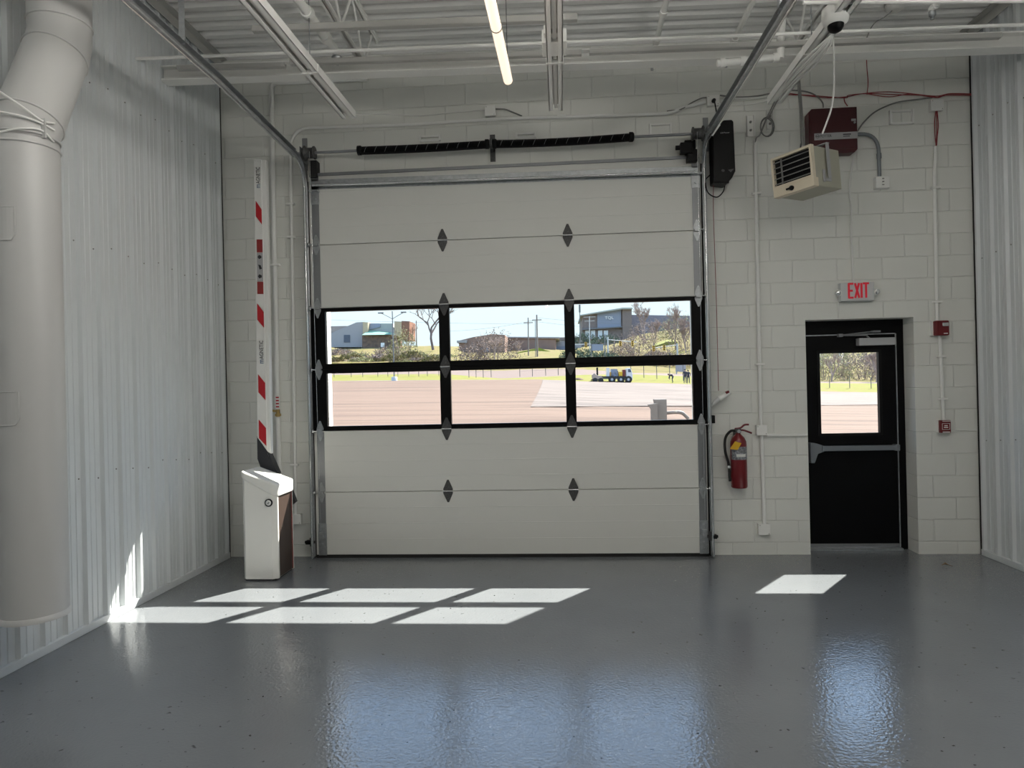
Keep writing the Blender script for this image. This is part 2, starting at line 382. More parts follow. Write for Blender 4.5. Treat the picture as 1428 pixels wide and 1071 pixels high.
# end stiles + roller hinges
def end_hw(xc, s):
    for k in range(6):
        b = MB(); b.box(xc-.036, xc+.036, YF-.004, YF, JZ[k]+.012, JZ[k+1]-.012)
        for t in (.18, .34, .5, .66, .82):
            b.lathe([(.005, 0), (.005, .005)], (xc, YF-.004, JZ[k]+(JZ[k+1]-JZ[k])*t), (0, -1, 0), 6)
        if k not in (2, 3): b.build('end_stile', M['galvd'], door)
    for k in range(1, 6):
        z = JZ[k]; y = YF-.005; b = MB()
        for q in (1, -1):
            b.prism([(xc+a, y, z+q*c) for a, c in ((-.034, .008), (.034, .008), (.034, .028), (.006, .098), (-.006, .098), (-.034, .028))], (0, -.006, 0))
        b.box(xc-.026, xc+.026, y-.035, y, z-.014, z+.014)
        h = b.build('roller_hinge', M['galv'], door)
        r = MB(); r.tube([(xc-s*.035, y-.028, z), (xc+s*.085, y-.028, z)], .006, 8); r.lathe([(.022, 0), (.024, .01), (.022, .02)], (xc+s*.052, y-.028, z), (s, 0, 0), 12)
        r.build('roller', M['steel'], h)
    b = MB(); b.box(xc-.04, xc+.04, YF-.012, YF, .03, .34); b.box(xc-.02, xc+.02, YF-.045, YF, .20, .26)   # bottom bracket
    for z in (.08, .14, .30): b.lathe([(.008, 0), (.008, .008)], (xc, YF-.012, z), (0, -1, 0), 8)
    b.build('bottom_bracket', M['galv'], door)
    b = MB(); b.box(xc-.04, xc+.04, YF-.012, YF, 3.46, 3.60); b.box(xc-.045, xc+.045, YF-.06, YF, 3.575, 3.59); b.lathe([(.014, 0), (.014, .014)], (xc, YF-.012, 3.51), (0, -1, 0), 10)
    b.build('top_bracket', M['galv'], door)
end_hw(-2.360, -1); end_hw(1.300, 1)
# hat-section struts across the top section
b = MB(); b.sweep([(-.048, 0), (-.048, -.004), (-.022, -.004), (-.018, -.052), (.018, -.052), (.022, -.004), (.048, -.004), (.048, 0)],
                  [(DX0+.03, YF, 3.655), (DX1-.03, YF, 3.615)], (0, 0, 1))
plabel(b.build('strut', M['galv'], door), 'galvanised reinforcing strut along the top')
b = MB(); b.box(DX0+.02, DX1-.02, YF-.018, YF, 3.735, 3.762); b.build('top_seal', M['galvd'], door)
b = MB(); b.tube([(DX0+.06, YF-.058, 3.632), (DX1-.06, YF-.058, 3.592)], .012, 8); b.build('strut_edge', M['steel'], door)

# tracks: vertical rail, bend, horizontal rail on each side
CPROF = [(-.012, -.028), (.024, -.034), (.030, -.026), (.030, -.022), (.026, -.028), (-.007, -.022), (-.007, .022), (.026, .028), (.030, .022), (.030, .026), (.024, .034), (-.012, .028)]
def track(x, s, label, pts_h, hanger_px):
    t = thing('door_track', (x, -.10, 0), label, 'door track', 'rails of the overhead door')
    bend = arc((x, -.10, 3.55), (x, -.10, pts_h[0].z+.0), pts_h[0], 14)
    prof = [(u*s*-1, w) for u, w in CPROF]; vprof = [(u*.6, w) for u, w in prof]
    v = MB(); v.sweep(vprof, [(x, -.10, .02)]+bend, (1, 0, 0)); v.build('vertical_rail', M['galv'], t)
    e = MB(); e.tube([(x-s*.01, -.142, .02), (x-s*.01, -.142, 3.45)]+[p+V((-s*.01, -.03, -.035)) for p in bend[2:]], .007, 6); e.build('rail_lip', M['steel'], t)
    h = MB(); h.sweep([(u*1.1, w*1.1) for u, w in prof], pts_h, (1, 0, 0)); h.build('horizontal_rail', M['galv'], t)
    l = MB(); l.tube([p+V((0, 0, -.038)) for p in pts_h], .008, 6); l.build('rail_lip', M['steel'], t)
    a = MB(); xo = x+s*.010                                    # perforated jamb angle, fixed to the wall
    a.box(min(xo, xo+s*.004), max(xo, xo+s*.004), -.10, 0, .0, 4.02); a.box(min(xo, xo+s*.026), max(xo, xo+s*.026), -.006, 0, .0, 4.02)
    a.build('jamb_angle', M['galvd'], t)
    g = MB(); g.box(min(x, x-s*.055), max(x, x-s*.055), -.02, -.001, .0, 3.7); g.build('jamb_seal', M['rubber'], t)
    for z in (.35, 1.2, 2.1, 3.0):
        k = MB(); k.box(min(x, xo), max(x, xo), -.115, -.085, z-.02, z+.02); k.build('rail_bracket', M['galvd'], t)
    hp = hanger_px
    k = MB(); k.box(hp.x-.02, hp.x+.02, hp.y-.002, hp.y+.002, hp.z, zc(hp.x)); k.box(hp.x-.02, hp.x-.016, hp.y, hp.y+.04, hp.z, zc(hp.x))
    k.build('hanger', M['galv'], t)
    return t
xl, xr = -2.448, 1.374
hl = [P(409, 213, 0, xl), P(300, 107, 0, xl), P(180, 0, 0, xl)]; d = (hl[-1]-hl[0]).normalized(); hl.append(hl[-1]+d*1.2)
hr = [P(992, 181, 0, xr), P(1040, 103, 0, xr), P(1103, 0, 0, xr)]; d = (hr[-1]-hr[0]).normalized(); hr.append(hr[-1]+d*1.2)
track(xl, -1, 'galvanised door track left of the overhead door, by the white conduits', hl, P(254, 62, 0, xl))
track(xr, 1, 'galvanised door track right of the overhead door, by the black motor box', hr, P(1092, 15, 0, xr))

# torsion spring shaft
zs = 3.935; ys = -.15
sh = thing('spring_shaft', (-.5, ys, zs), 'steel torsion shaft with two long black springs above the overhead door', 'spring shaft')
b = MB(); b.tube([(-2.50, ys, zs), (1.46, ys, zs)], .0127, 10); b.build('shaft', M['galvd'], sh)
def spring(x0, x1, sag):
    b = MB(); n = 15; L = []
    for i in range(n+1):
        t = i/n; L.append(V((x0+(x1-x0)*t, ys, zs-.002-sag*(1-abs(2*t-1)**2))))
    b.tube(L, .032, 14)
    turns = int(abs(x1-x0)/.0135); pts = []; seg = 8
    for i in range(turns*seg+1):
        t = i/(turns*seg); a = 2*PI*i/seg; pts.append(V((x0+(x1-x0)*t, ys+.036*math.cos(a), zs-.002-sag*(1-abs(2*t-1)**2)+.036*math.sin(a))))
    b.tube(pts, .0062, 4)
    o = b.build('torsion_spring', M['blackpaint'], sh)
    for j in range(12):                                          # chalk stripes along the coils
        m = MB(); x = x0+(x1-x0)*(j+.6)/12.4; t = (x-x0)/(x1-x0); z = zs-.002-sag*(1-abs(2*t-1)**2)
        m.tube([(x+.016, ys-.033, z+.028), (x+.004, ys-.0435, z), (x-.010, ys-.033, z-.028)], .0016, 4)
        plabel(m.build('chalk_mark', M['label'], o), 'grey chalk mark across the coils')
    for x in (x0, x1):
        c = MB(); c.lathe([(.020, -.022), (.045, -.022), (.045, .01), (.034, .022), (.020, .022)], (x, ys, zs), (1, 0, 0), 16); c.build('spring_cone', M['black'], o)
spring(-1.876, -.645, .006); spring(-.575, .705, .012)
b = MB(); b.box(-.618, -.602, -.21, 0, zs-.03, zs+.03); b.box(-.635, -.585, -.012, 0, zs-.12, zs+.14); b.lathe([(.04, 0), (.04, .03)], (-.625, ys, zs), (1, 0, 0), 16)
b.build('center_bracket', M['hinge'], sh)
for x, s in ((-2.375, -1), (1.315, 1)):
    b = MB(); b.lathe([(.022, -.055), (.062, -.055), (.062, -.045), (.050, -.040), (.050, .030), (.070, .036), (.070, .046), (.022, .050)], (x, ys, zs), (s, 0, 0), 20); b.build('cable_drum', M['hinge'], sh)
    b = MB(); xx = x+s*.075; b.box(xx-.003, xx+.003, -.20, 0, zs-.07, zs+.05); b.box(min(xx, xx+s*.05), max(xx, xx+s*.05), -.008, -.002, zs-.12, zs+.20)
    for z in (.06, .12, .17): b.box(min(xx+s*.02, xx+s*.03), max(xx+s*.02, xx+s*.03), -.010, -.006, zs+z-.012, zs+z+.012)
    b.build('bearing_plate', M['galvd'], sh)
    c = MB(); c.tube([(x-s*.02, ys-.052, zs), (x-s*.005, -.085, .25)], .0022, 5); plabel(c.build('lift_cable', M['steel'], sh), 'thin steel lift cable')
b = MB(); b.box(-2.40, -2.325, -.10, -.012, 3.72, 3.88); struct(b.build('trim_9', M['rubber']))
b = MB(); b.box(1.215, 1.31, -.14, -.012, 3.69, 3.80); b.box(1.15, 1.26, -.16, -.10, 3.76, 3.86)
b.lathe([(.022, 0), (.022, .05)], (1.16, -.13, 3.82), (-1, 0, 0), 10); b.box(1.20, 1.30, -.10, -.04, 3.80, 3.90)
bbox_thing(b, 'cable_tension_switch', M['black'], 'small black slack-cable switch below the right-hand end of the spring shaft', 'switch', bevel=.004)

# garage opener
o1, o2 = W(991, 262, -.10), W(1018, 174, -.10)
op = thing('door_opener', (o1.x+.1, -.1, o1.z), 'tall black motor box mounted beside the right end of the spring shaft', 'door opener')
x0, x1, z0, z1 = o1.x, o2.x+.008, o1.z, o2.z
b = MB(); b.prism([(x0, -.06, z0+.02), (x0+.12, -.06, z0), (x1-.03, -.06, z0+.05), (x1, -.06, z0+.11), (x1-.008, -.06, z1-.02), (x1-.02, -.06, z1), (x0+.10, -.06, z1), (x0, -.06, z1-.12)], (0, -.17, 0))
b.build('housing', M['black'], op, bevel=.012)
b = MB(); b.box(x0+.0, x1-.06, -.226, -.20, z0+.005, z0+.05); b.build('base_cover', M['blackpaint'], op)
b = MB(); b.box(x0+.02, x1-.04, -.06, 0, z0+.08, z1-.10); b.build('mounting_bracket', M['galvd'], op)
text('LiftMaster', .082, .014, (x0+.07, -.2312, z1-.125), (1, 0, 0), (0, 0, 1), 'lettering', M['label'], op)
b = MB(); b.lathe([(.014, 0), (.012, .006)], (x0+.085, -.23, z0+.115), (0, -1, 0), 14); b.build('button', M['hinge'], op)
b = MB(); b.prism([(x0+.13, -.231, z0+.12), (x0+.185, -.231, z0+.128), (x0+.165, -.231, z0+.110), (x0+.155, -.231, z0+.095)], (0, -.003, 0)); b.build('indicator', M['hinge'], op)
b = MB(); b.prism([W(a, c, -.24) for a, c in ((990.5, 188.5), (994, 190), (1005, 174), (1001, 172))], (0, -.002, 0)); plabel(b.build('sticker', M['white'], op), 'white diagonal sticker')
c = MB(); c.tube(smooth([W(990, 244, -.10), W(984, 252, -.12), W(987, 268, -.14), W(999, 275, -.14), W(1008, 268, -.14), W(1011, 258, -.12)]), .0055, 6); c.build('power_loop', M['black'], op)
c = MB(); c.tube(smooth([W(995, 255, -.12), W(995, 300, -.10), W(999, 420, -.08), W(1002, 545, -.08)]), .0028, 5)
cord = thing('release_cord', W(1002, 545, -.08), 'thin red cord with a bagged pull handle hanging below the black motor box', 'cord')
plabel(c.build('cord', M['rwire'], cord), 'red cord')
h = MB(); a0, a1 = W(1003, 556, -.09), W(1018, 547, -.09); h.tube([a0, a1], [.026, .020], 10); h.build('handle', M['white'], cord)
h = MB(); h.tube([W(1012, 548, -.105), W(1016.5, 546, -.105)], [.014, .012], 8); plabel(h.build('red_grip', M['red'], cord), 'red end of the handle')
h = MB(); h.tube([W(990, 568, -.07), W(997, 561, -.085), W(1004, 555, -.09)], [.006, .020, .022], 8); h.build('plastic_bag', mat('clear_bag', (.72, .72, .72), .25), cord)
b = MB(); p0, p1 = W(988, 590), W(995.5, 579); b.box(p0.x, p1.x, -.07, 0, p0.z, p1.z); bbox_thing(b, 'interlock_switch', M['black'], 'small black switch box on the right door track at window-sill height', 'switch', bevel=.003)
for (px, py, s, lab) in ((991, 748, 1, 'black photo-eye sensor low on the right door track'), (435, 756, -1, 'black photo-eye sensor low on the left door track, by the white barrier cabinet')):
    c = W(px, py, -.10); t = thing('photo_eye', c, lab, 'sensor', 'photo-eye sensors at the foot of the tracks')
    b = MB(); b.box(c.x-.012, c.x+.012, -.125, -.085, c.z-.035, c.z+.045); b.box(min(c.x, c.x-s*.03), max(c.x, c.x-s*.03), -.105, -.09, c.z-.012, c.z+.012); b.build('bracket', M['hinge'], t)
    b = MB(); b.box(min(c.x+s*.005, c.x+s*.055), max(c.x+s*.005, c.x+s*.055), -.13, -.075, c.z-.018, c.z+.018); b.lathe([(.014, 0), (.014, .012)], (c.x+s*.055, -.10, c.z), (s, 0, 0), 10); b.build('lens_body', M['black'], t, bevel=.004)

# ------------------------------------------------------------------ exit door
YD = .187
d1 = struct(thing('door_1', (2.75, YD, 0), 'black exit door with a square window and a grey push bar', 'door'))
b = MB(); fx0, fx1 = 2.292, 3.260; lx0, lx1 = 2.345, 3.185
b.box(fx0, lx0+.004, YD, WT-.02, 0, EZ); b.box(lx1+.008, fx1, YD, WT-.02, 0, EZ); b.box(lx0, lx1+.01, YD, WT-.02, 2.062, EZ); b.build('door_frame', M['blackpaint'], d1)
gx0, gx1, gz0, gz1 = 2.480, 3.032, 1.112, 1.888
b = MB(); y0, y1 = YD+.006, YD+.050
b.box(lx0+.006, gx0, y0, y1, .022, 2.055); b.box(gx1, lx1, y0, y1, .022, 2.055); b.box(gx0, gx1, y0, y1, .022, gz0); b.box(gx0, gx1, y0, y1, gz1, 2.055)
leaf = b.build('door_leaf', M['blackpaint'], d1)
b = MB()
for a in ((gx0-.022, gx0+.004, gz0-.022, gz1+.022), (gx1-.004, gx1+.022, gz0-.022, gz1+.022), (gx0, gx1, gz0-.022, gz0+.004), (gx0, gx1, gz1-.004, gz1+.022)): b.box(a[0], a[1], y0-.008, y0+.002, a[2], a[3])
b.build('window_bead', M['black'], leaf)
b = MB(); b.box(gx0-.004, gx1+.004, y0+.018, y0+.024, gz0-.004, gz1+.004); b.build('window_pane', M['glass'], leaf)
b = MB(); b.box(lx0+.012, lx1, y0-.003, y0+.001, .022, .055); plabel(b.build('door_sweep', M['galvd'], leaf), 'grey sweep along the bottom')
b = MB(); b.box(lx1+.001, lx1+.009, y0-.01, y0+.012, .02, 2.058); b.box(lx0, lx1, y0-.008, y0+.0, 2.055, 2.064); plabel(b.build('weather_strip', M['galv'], d1), 'pale strip along the frame edge')
bar = MB(); zb = .975; bar.box(lx0+.12, lx1-.03, y0-.075, y0-.015, zb-.024, zb+.024)
bar.prism([(lx0+.012, y0-.055, zb+.06), (lx0+.075, y0-.06, zb+.05), (lx0+.15, y0-.06, zb+.024), (lx0+.15, y0-.06, zb-.026), (lx0+.085, y0-.06, zb-.05), (lx0+.055, y0-.055, zb-.14), (lx0+.018, y0-.055, zb-.14)], (0, .055, 0))
bar.box(lx1-.05, lx1-.01, y0-.08, y0, zb-.030, zb+.030)
bar.build('push_bar', mat('grey_push_bar', (.25, .27, .29), .4, .5), d1, bevel=.006)
b = MB(); cz = 1.985; b.box(2.825, 3.155, y0-.075, y0, cz-.036, cz+.034); cl = b.build('door_closer', mat('closer_aluminium', (.52, .53, .54), .45, .3), d1, bevel=.004)
a = MB(); a.tube([(2.93, y0-.05, cz+.03), (2.90, y0-.05, cz+.062), (2.66, y0-.055, cz+.068)], .009, 6); a.tube([(2.64, y0-.05, cz+.066), (3.0, y0-.03, cz+.098)], .007, 6)
a.box(2.64, 2.68, y0-.07, y0-.03, cz+.052, cz+.08); a.box(2.96, 3.03, y0-.06, y0-.0, cz+.088, cz+.104); a.build('closer_arm', M['galvd'], cl)
b = MB(); b.box(lx0, lx1+.01, YD-.05, WT, 0, .018); plabel(b.build('threshold', M['galv'], d1), 'low metal threshold')

# exit sign
e0, e1 = W(1169, 421), W(1216, 394)
ex = thing('exit_sign', (e0.x+.15, -.04, e0.z), 'white EXIT sign with red letters and two emergency lamps over the exit door', 'exit sign')
b = MB(); b.box(e0.x+.005, e1.x-.0, -.065, 0, e0.z, e1.z); b.build('sign_body', mat('sign_face', (.62, .64, .64), .4), ex, bevel=.006)
def stroke(b, pts, w, y):
    for p, q in zip(pts, pts[1:]):
        p, q = V(p), V(q); d = (q-p).normalized(); nrm = V((d.y, -d.x))*w/2
        e = d*w*.25
        b.prism([((p+nrm-e).x, y, (p+nrm-e).y), ((q+nrm+e).x, y, (q+nrm+e).y), ((q-nrm+e).x, y, (q-nrm+e).y), ((p-nrm-e).x, y, (p-nrm-e).y)], (0, -.002, 0))
b = MB(); x = e0.x+.078; z = e0.z+.030; H = .128; w = .018; yl = -.066
stroke(b, [(x, z), (x, z+H)], w, yl)
for zz in (0, .5, 1): stroke(b, [(x, z+H*zz), (x+.036-(.006 if zz == .5 else 0), z+H*zz)], w, yl-.0005*(1+zz))
stroke(b, [(x+.056, z), (x+.090, z+H)], w, yl-.0003); stroke(b, [(x+.090, z), (x+.056, z+H)], w, yl-.0009)
stroke(b, [(x+.113, z), (x+.113, z+H)], w, yl)
stroke(b, [(x+.153, z), (x+.153, z+H)], w, yl); stroke(b, [(x+.130, z+H), (x+.176, z+H)], w, yl-.0006)
b.build('lettering', M['exitred'], ex)
for cx, s in ((e0.x-.012, -1), (e1.x+.022, 1)):
    zz = (e0.z+e1.z)/2-.005; b = MB(); b.lathe([(.012, -.028), (.026, -.02), (.030, .012), (.030, .02)], (cx, -.05, zz), (s*.35, -1, -.2), 14); b.box(min(cx, cx-s*.03), max(cx, cx-s*.03), -.05, -.03, zz-.01, zz+.01)
    l = b.build('emergency_lamp', M['paint_box'], ex)
    g = MB(); g.lathe([(.025, 0), (.018, .006), (.003, .009)], V((cx, -.05, zz))+V((s*.35, -1, -.2)).normalized()*.021, (s*.35, -1, -.2), 14); g.build('lens', M['gauge'], l)
b = MB(); b.tube(smooth([W(1191, 218), W(1187, 240), W(1185, 270), W(1187.5, 290), W(1187, 330), W(1189, 360), W(1190, 394)]), .0085, 8)
bbox_thing(b, 'sign_cable', M['wwire'], 'white cable running down from the red cabinet to the EXIT sign', 'cable')

# fire extinguisher
e0 = W(1031, 680, -.10); fz = e0.z
fe = thing('fire_extinguisher', (e0.x, -.10, fz), 'red fire extinguisher with a yellow tag hung on the block wall', 'fire extinguisher')
R = .073
b = MB(); b.lathe([(R-.008, 0), (R, .01), (R, .40), (R*.97, .43), (R*.75, .465), (R*.42, .49), (.022, .50), (.022, .515)], (e0.x, -.10, fz), n=28); b.build('cylinder', M['red'], fe)
b = MB(); lz0, lz1 = .265, .385
b = MB(); n = 16
vs = [(e0.x+(R+.001)*math.sin(t), -.10-(R+.001)*math.cos(t), fz+z) for z in (lz0, lz1) for t in [(-1.25+2.7*i/n) for i in range(n+1)]]
b.add(vs, [(i, i+1, n+2+i, n+1+i) for i in range(n)])
lab = plabel(b.build('label', mat('extinguisher_label', (.40, .41, .43), .5, noise=(70, (.06, .07, .09))), fe, fix=False), 'grey printed label')
for i, t in enumerate((-.35, -.1, .2, .5)):
    c = V((e0.x+(R+.002)*math.sin(t), -.10-(R+.002)*math.cos(t), fz+.305)); rt = V((math.cos(t), math.sin(t), 0)); b = MB(); b.obox(c, rt*.012, (0, 0, .013), V((math.sin(t), -math.cos(t), 0))*.0015); b.build('class_mark', M['white'], lab)
b = MB(); b.box(e0.x-.028, e0.x+.022, -.125, -.075, fz+.512, fz+.55); b.build('valve', M['hinge'], fe, bevel=.004)
b = MB(); b.tube(smooth([(e0.x-.03, -.11, fz+.548), (e0.x+.02, -.112, fz+.555), (e0.x+.055, -.115, fz+.582), (e0.x+.095, -.118, fz+.585)]), .0085, 8); b.build('lever', mat('lever_red', (.18, .02, .03), .4), fe)
b = MB(); b.tube(smooth([(e0.x+.0, -.11, fz+.535), (e0.x+.05, -.112, fz+.532), (e0.x+.12, -.115, fz+.505)]), .0085, 8); b.build('carry_handle', mat('handle_red', (.16, .02, .03), .4), fe)
b = MB(); b.tube(smooth([(e0.x-.02, -.11, fz+.53), (e0.x-.07, -.105, fz+.525), (e0.x-.115, -.095, fz+.46), (e0.x-.118, -.09, fz+.34), (e0.x-.09, -.09, fz+.22), (e0.x-.085, -.10, fz+.10)]), .012, 8); b.tube([(e0.x-.088, -.095, fz+.13), (e0.x-.082, -.10, fz+.06)], [.010, .014], 8); b.build('hose', M['rubber'], fe)
b = MB(); b.lathe([(.015, 0), (.015, .008)], (e0.x-.092, -.108, fz+.195), (0, -1, 0), 10); b.build('hose_clip', M['gauge'], fe)
b = MB(); b.lathe([(.016, 0), (.016, .012)], (e0.x, -.125, fz+.525), (0, -1, 0), 12); b.build('gauge', M['gauge'], fe)
b = MB(); b.prism([W(1017.5, 626, -.18), W(1028.5, 627.5, -.18), W(1034, 618, -.18), W(1025, 615.5, -.18)], (0, -.002, 0)); plabel(b.build('inspection_tag', M['yellow'], fe), 'yellow tag')
b = MB(); b.box(e0.x-.02, e0.x+.02, -.03, 0, fz+.30, fz+.52); b.box(e0.x-.02, e0.x+.02, -.08, 0, fz+.495, fz+.507); b.build('wall_hook', M['hinge'], fe)

# red cabinet
p0, p1 = W(1128, 216, -.10), W(1194, 149.5, -.10); c = .022
rc = thing('alarm_cabinet', (p0.x+.2, -.05, p0.z), 'dark red alarm control cabinet high on the wall behind the beige heater', 'alarm cabinet')
b = MB(); b.prism([(p0.x, -.012, p0.z), (p1.x-.03, -.012, p0.z-.0), (p1.x, -.012, p0.z+.03), (p1.x, -.012, p1.z), (p0.x+.03, -.012, p1.z), (p0.x, -.012, p1.z-.03)], (0, -.10, 0)); b.build('cabinet_body', M['panelred'], rc, bevel=.003)
b = MB(); b.box(p0.x+.014, p1.x-.012, -.118, -.108, p0.z+.035, p1.z-.014); dr = b.build('cabinet_door', M['panelred'], rc, bevel=.002)
zt = p0.z+.125; b = MB(); b.box(p0.x+.045, p1.x-.001, -.1205, -.117, zt, zt+.062); st = plabel(b.build('nameplate', M['label'], dr), 'grey name strip')
text('POTTER', .10, .024, (p0.x+.098, -.1212, zt+.022), (1, 0, 0), (0, 0, 1), 'lettering', M['ink'], dr)
for zz, hh, xx in ((.036, .010, .37), (.020, .007, .36)):
    b = MB(); b.box(p0.x+.30, p0.x+xx, -.1215, -.1205, zt+zz, zt+zz+hh); b.build('marking', M['ink'], dr)
b = MB()
t0 = V((p0.x+.073, -.1212, zt+.034)); b.tube([t0+V((.016*math.cos(a), 0, .016*math.sin(a))) for a in [2*PI*i/12 for i in range(13)]], .002, 4); b.box(t0.x-.0158, t0.x+.0158, -.122, -.1205, t0.z-.003, t0.z+.003); b.build('emblem', M['ink'], dr)
b = MB(); b.box(p1.x-.055, p1.x-.015, -.121, -.117, p0.z+.285, p0.z+.305); b.lathe([(.009, 0), (.009, .012)], (p1.x-.028, -.118, p0.z+.268), (0, -1, 0), 10); b.build('door_lock', M['label'], dr)

# grey conduit + switch box right of the cabinet
b = MB(); b.tube([W(1194, 187, -.04)]+arc(W(1205, 187, -.04), W(1225.5, 189, -.04), W(1225.5, 214, -.04), 8)+[W(1226.5, 247, -.04)], .016, 10); b.tube([W(1225.6, 214, -.04), W(1225.9, 221, -.04)], .021, 10)
t = tag(b.build('conduit', mat('grey_conduit', (.22, .24, .26), .45, .4)), 'short grey conduit bending from the red cabinet down to a white box', 'conduit')
p0, p1 = W(1219, 264), W(1238, 247); t = thing('switch_box', (p0.x+.06, -.03, p0.z), 'white box with three small toggles below the bent grey conduit', 'switch box')
b = MB(); b.box(p0.x, p1.x, -.06, 0, p0.z, p1.z); b.build('box_body', M['paint_box'], t, bevel=.004)
for k in range(3): b = MB(); b.box(p0.x+.055, p0.x+.072, -.064, -.059, p0.z+.025+k*.028, p0.z+.033+k*.028); b.build('toggle', M['gwire'], t)
b = MB(); b.tube(smooth([W(1195, 184, -.05), W(1205, 170, -.05), W(1222, 155, -.04), W(1250, 143, -.03), W(1280, 138.5, -.02), W(1300, 136)]), .007, 7)
bbox_thing(b, 'flexible_cable', M['gwire'], 'thin grey cable arching from the red cabinet up to the red wires', 'cable')

# heater
hc = P(1125, 243, 1, -.62)
hF = (hc-CC).normalized(); hR = (CR-hF*CR.dot(hF)).normalized(); hU = hR.cross(hF)
u = (hR*.80+hU*.30-hF*.52).normalized(); v = (hR*.55-hU*.10+hF*.83); v = (v-u*v.dot(u)).normalized(); w_ = u.cross(v)
if w_.z < 0: w_ = -w_
HW, HD, HH = .375, .385, .335
ht = thing('unit_heater', hc, 'beige louvred unit heater hanging tilted in front of the red cabinet', 'heater')
def H(a, b_, c_): return hc+u*a*HW/2+v*b_*HD/2+w_*c_*HH/2
b = MB(); b.obox(H(0, .06, 0), u*HW/2*.97, v*HD/2*.94, w_*HH/2*.97); b.build('casing', M['beiged'], ht, bevel=.006)
b = MB()
fw = .06
for a0, a1, c0, c1 in ((-1, -.90, -.58, 1), (.90, 1, -.58, 1), (-.9, .9, .88, 1), (-.9, .9, -.58, -.46)):
    b.obox(H((a0+a1)/2, -.98, (c0+c1)/2), u*HW/4*(a1-a0), v*.02, w_*HH/4*(c1-c0))
b.build('front_frame', M['beige'], ht)
b = MB(); b.obox(H(0, -.90, -.79), u*HW/2, v*.035, w_*HH/2*.22); cp = b.build('control_panel', M['beige'], ht, bevel=.004)
b = MB(); b.obox(H(0, -.9, .21), u*HW/2*.9, v*.003, w_*HH/2*.67); b.build('grille_recess', M['black'], ht)
for k in range(5):
    b = MB(); c0 = -.34+k*.27; b.obox(H(0, -.97, c0), u*HW/2*.9, (v*.8+w_*.35).normalized()*.017, w_*.003); plabel(b.build('louver', M['gwire'], ht), 'dark grey louver')
b = MB(); b.obox(H(-.55, -.965, .21), u*.005, v*.006, w_*HH/2*.67); b.build('grille_rod', M['gwire'], ht)
b = MB(); b.lathe([(.020, 0), (.020, .014), (.014, .022)], H(-.05, -1.08, -.79), -v, 14); b.obox(H(-.15, -1.15, -.79), u*.026, v*.006, w_*.007); plabel(b.build('knob', M['black'], cp), 'black control knob')
b = MB()                                                    # swivel yoke
b.obox(H(0, .02, 1.17), u*HW/2*1.10, v*.02, w_*.003)
for s in (-1, 1): b.obox(H(s*1.06, .02, .30), u*.003, v*.02, w_*HH/2*.88)
b.build('yoke', M['label'], ht)
b = MB(); b.obox(H(1.01, -.12, -.62), u*.003, v*.05, w_*.012); b.obox(H(1.01, -.30, -.45), u*.003, v*.014, w_*.05); b.obox(H(1.01, .14, -.45), u*.003, v*.010, w_*.04); b.build('side_bracket', M['label'], ht)
for k, (a, c) in enumerate((((1111, 90), (1118, 203)), ((1112.5, 90), (1121.5, 203)))):
    b = MB(); b.tube(smooth([P(*a, 1, -.70), P((a[0]+c[0])/2+1, 150, 1, -.67), P(*c, 1, -.62)]), .0075, 6); b.build('power_cable', M['gwire'], ht)
b = MB(); b.tube(smooth([P(1117, 200, 1, -.60), P(1115, 208, 1, -.55), P(1104, 214, 1, -.5), P(1094, 219, 1, -.42)]), .006, 6); b.build('power_cable', M['wire'], ht)
# wall bracket that carries the heater
b = MB(); q = H(0, .02, 1.17); b.tube([q, V((q.x, q.y+.08, q.z+.02)), V((q.x+.02, 0, q.z+.02))], .016, 8); b.build('wall_arm', M['label'], ht)

# alarm strobe, pull station
p0, p1 = W(1302, 468, -.05), W(1321, 447, -.05); t = thing('alarm_strobe', (p0.x+.06, -.03, p0.z), 'red fire alarm horn strobe at head height right of the exit door', 'alarm strobe')
b = MB(); b.box(p0.x-.006, p1.x-.02, -.035, 0, p0.z, p1.z); b.build('back_box', M['white'], t)
b = MB(); b.box(p0.x+.004, p1.x, -.085, -.03, p0.z-.002, p1.z); b.build('horn_body', M['ared'], t, bevel=.01)
b = MB(); b.box(p0.x+.055, p1.x-.012, -.098, -.083, p1.z-.055, p1.z-.020); b.build('strobe_lens', M['gauge'], t, bevel=.006)
b = MB(); b.box(p0.x+.07, p0.x+.105, -.087, -.084, p0.z+.012, p0.z+.020); b.build('marking', M['white'], t)
p0, p1 = W(1310, 603, -.05), W(1324, 586, -.05); t = thing('pull_station', (p0.x+.05, -.03, p0.z), 'small red fire alarm pull station at the foot of the white conduit', 'pull station')
b = MB(); b.box(p0.x-.006, p1.x-.02, -.04, 0, p0.z-.0, p1.z); b.build('back_box', M['white'], t)
b = MB(); b.box(p0.x, p1.x, -.075, -.035, p0.z-.004, p1.z+.002); b.build('station_body', M['ared'], t, bevel=.006)
b = MB(); cx, cz_ = (p0.x+p1.x)/2, (p0.z+p1.z)/2
for a in ((-.034, .034, .026, .029), (-.034, .034, -.029, -.026), (-.034, -.031, -.026, .026), (.031, .034, -.026, .026)): b.box(cx+a[0], cx+a[1], -.0775, -.074, cz_+a[2], cz_+a[3])
b.box(cx-.014, cx+.014, -.0775, -.074, cz_+.004, cz_+.012); b.box(cx-.018, cx+.018, -.0775, -.074, cz_-.012, cz_-.004)
b.box(cx-.03, cx+.035, -.0775, -.074, cz_-.055, cz_-.047); b.box(cx-.03, cx+.04, -.0775, -.074, cz_+.046, cz_+.052); b.build('marking', M['white'], t)

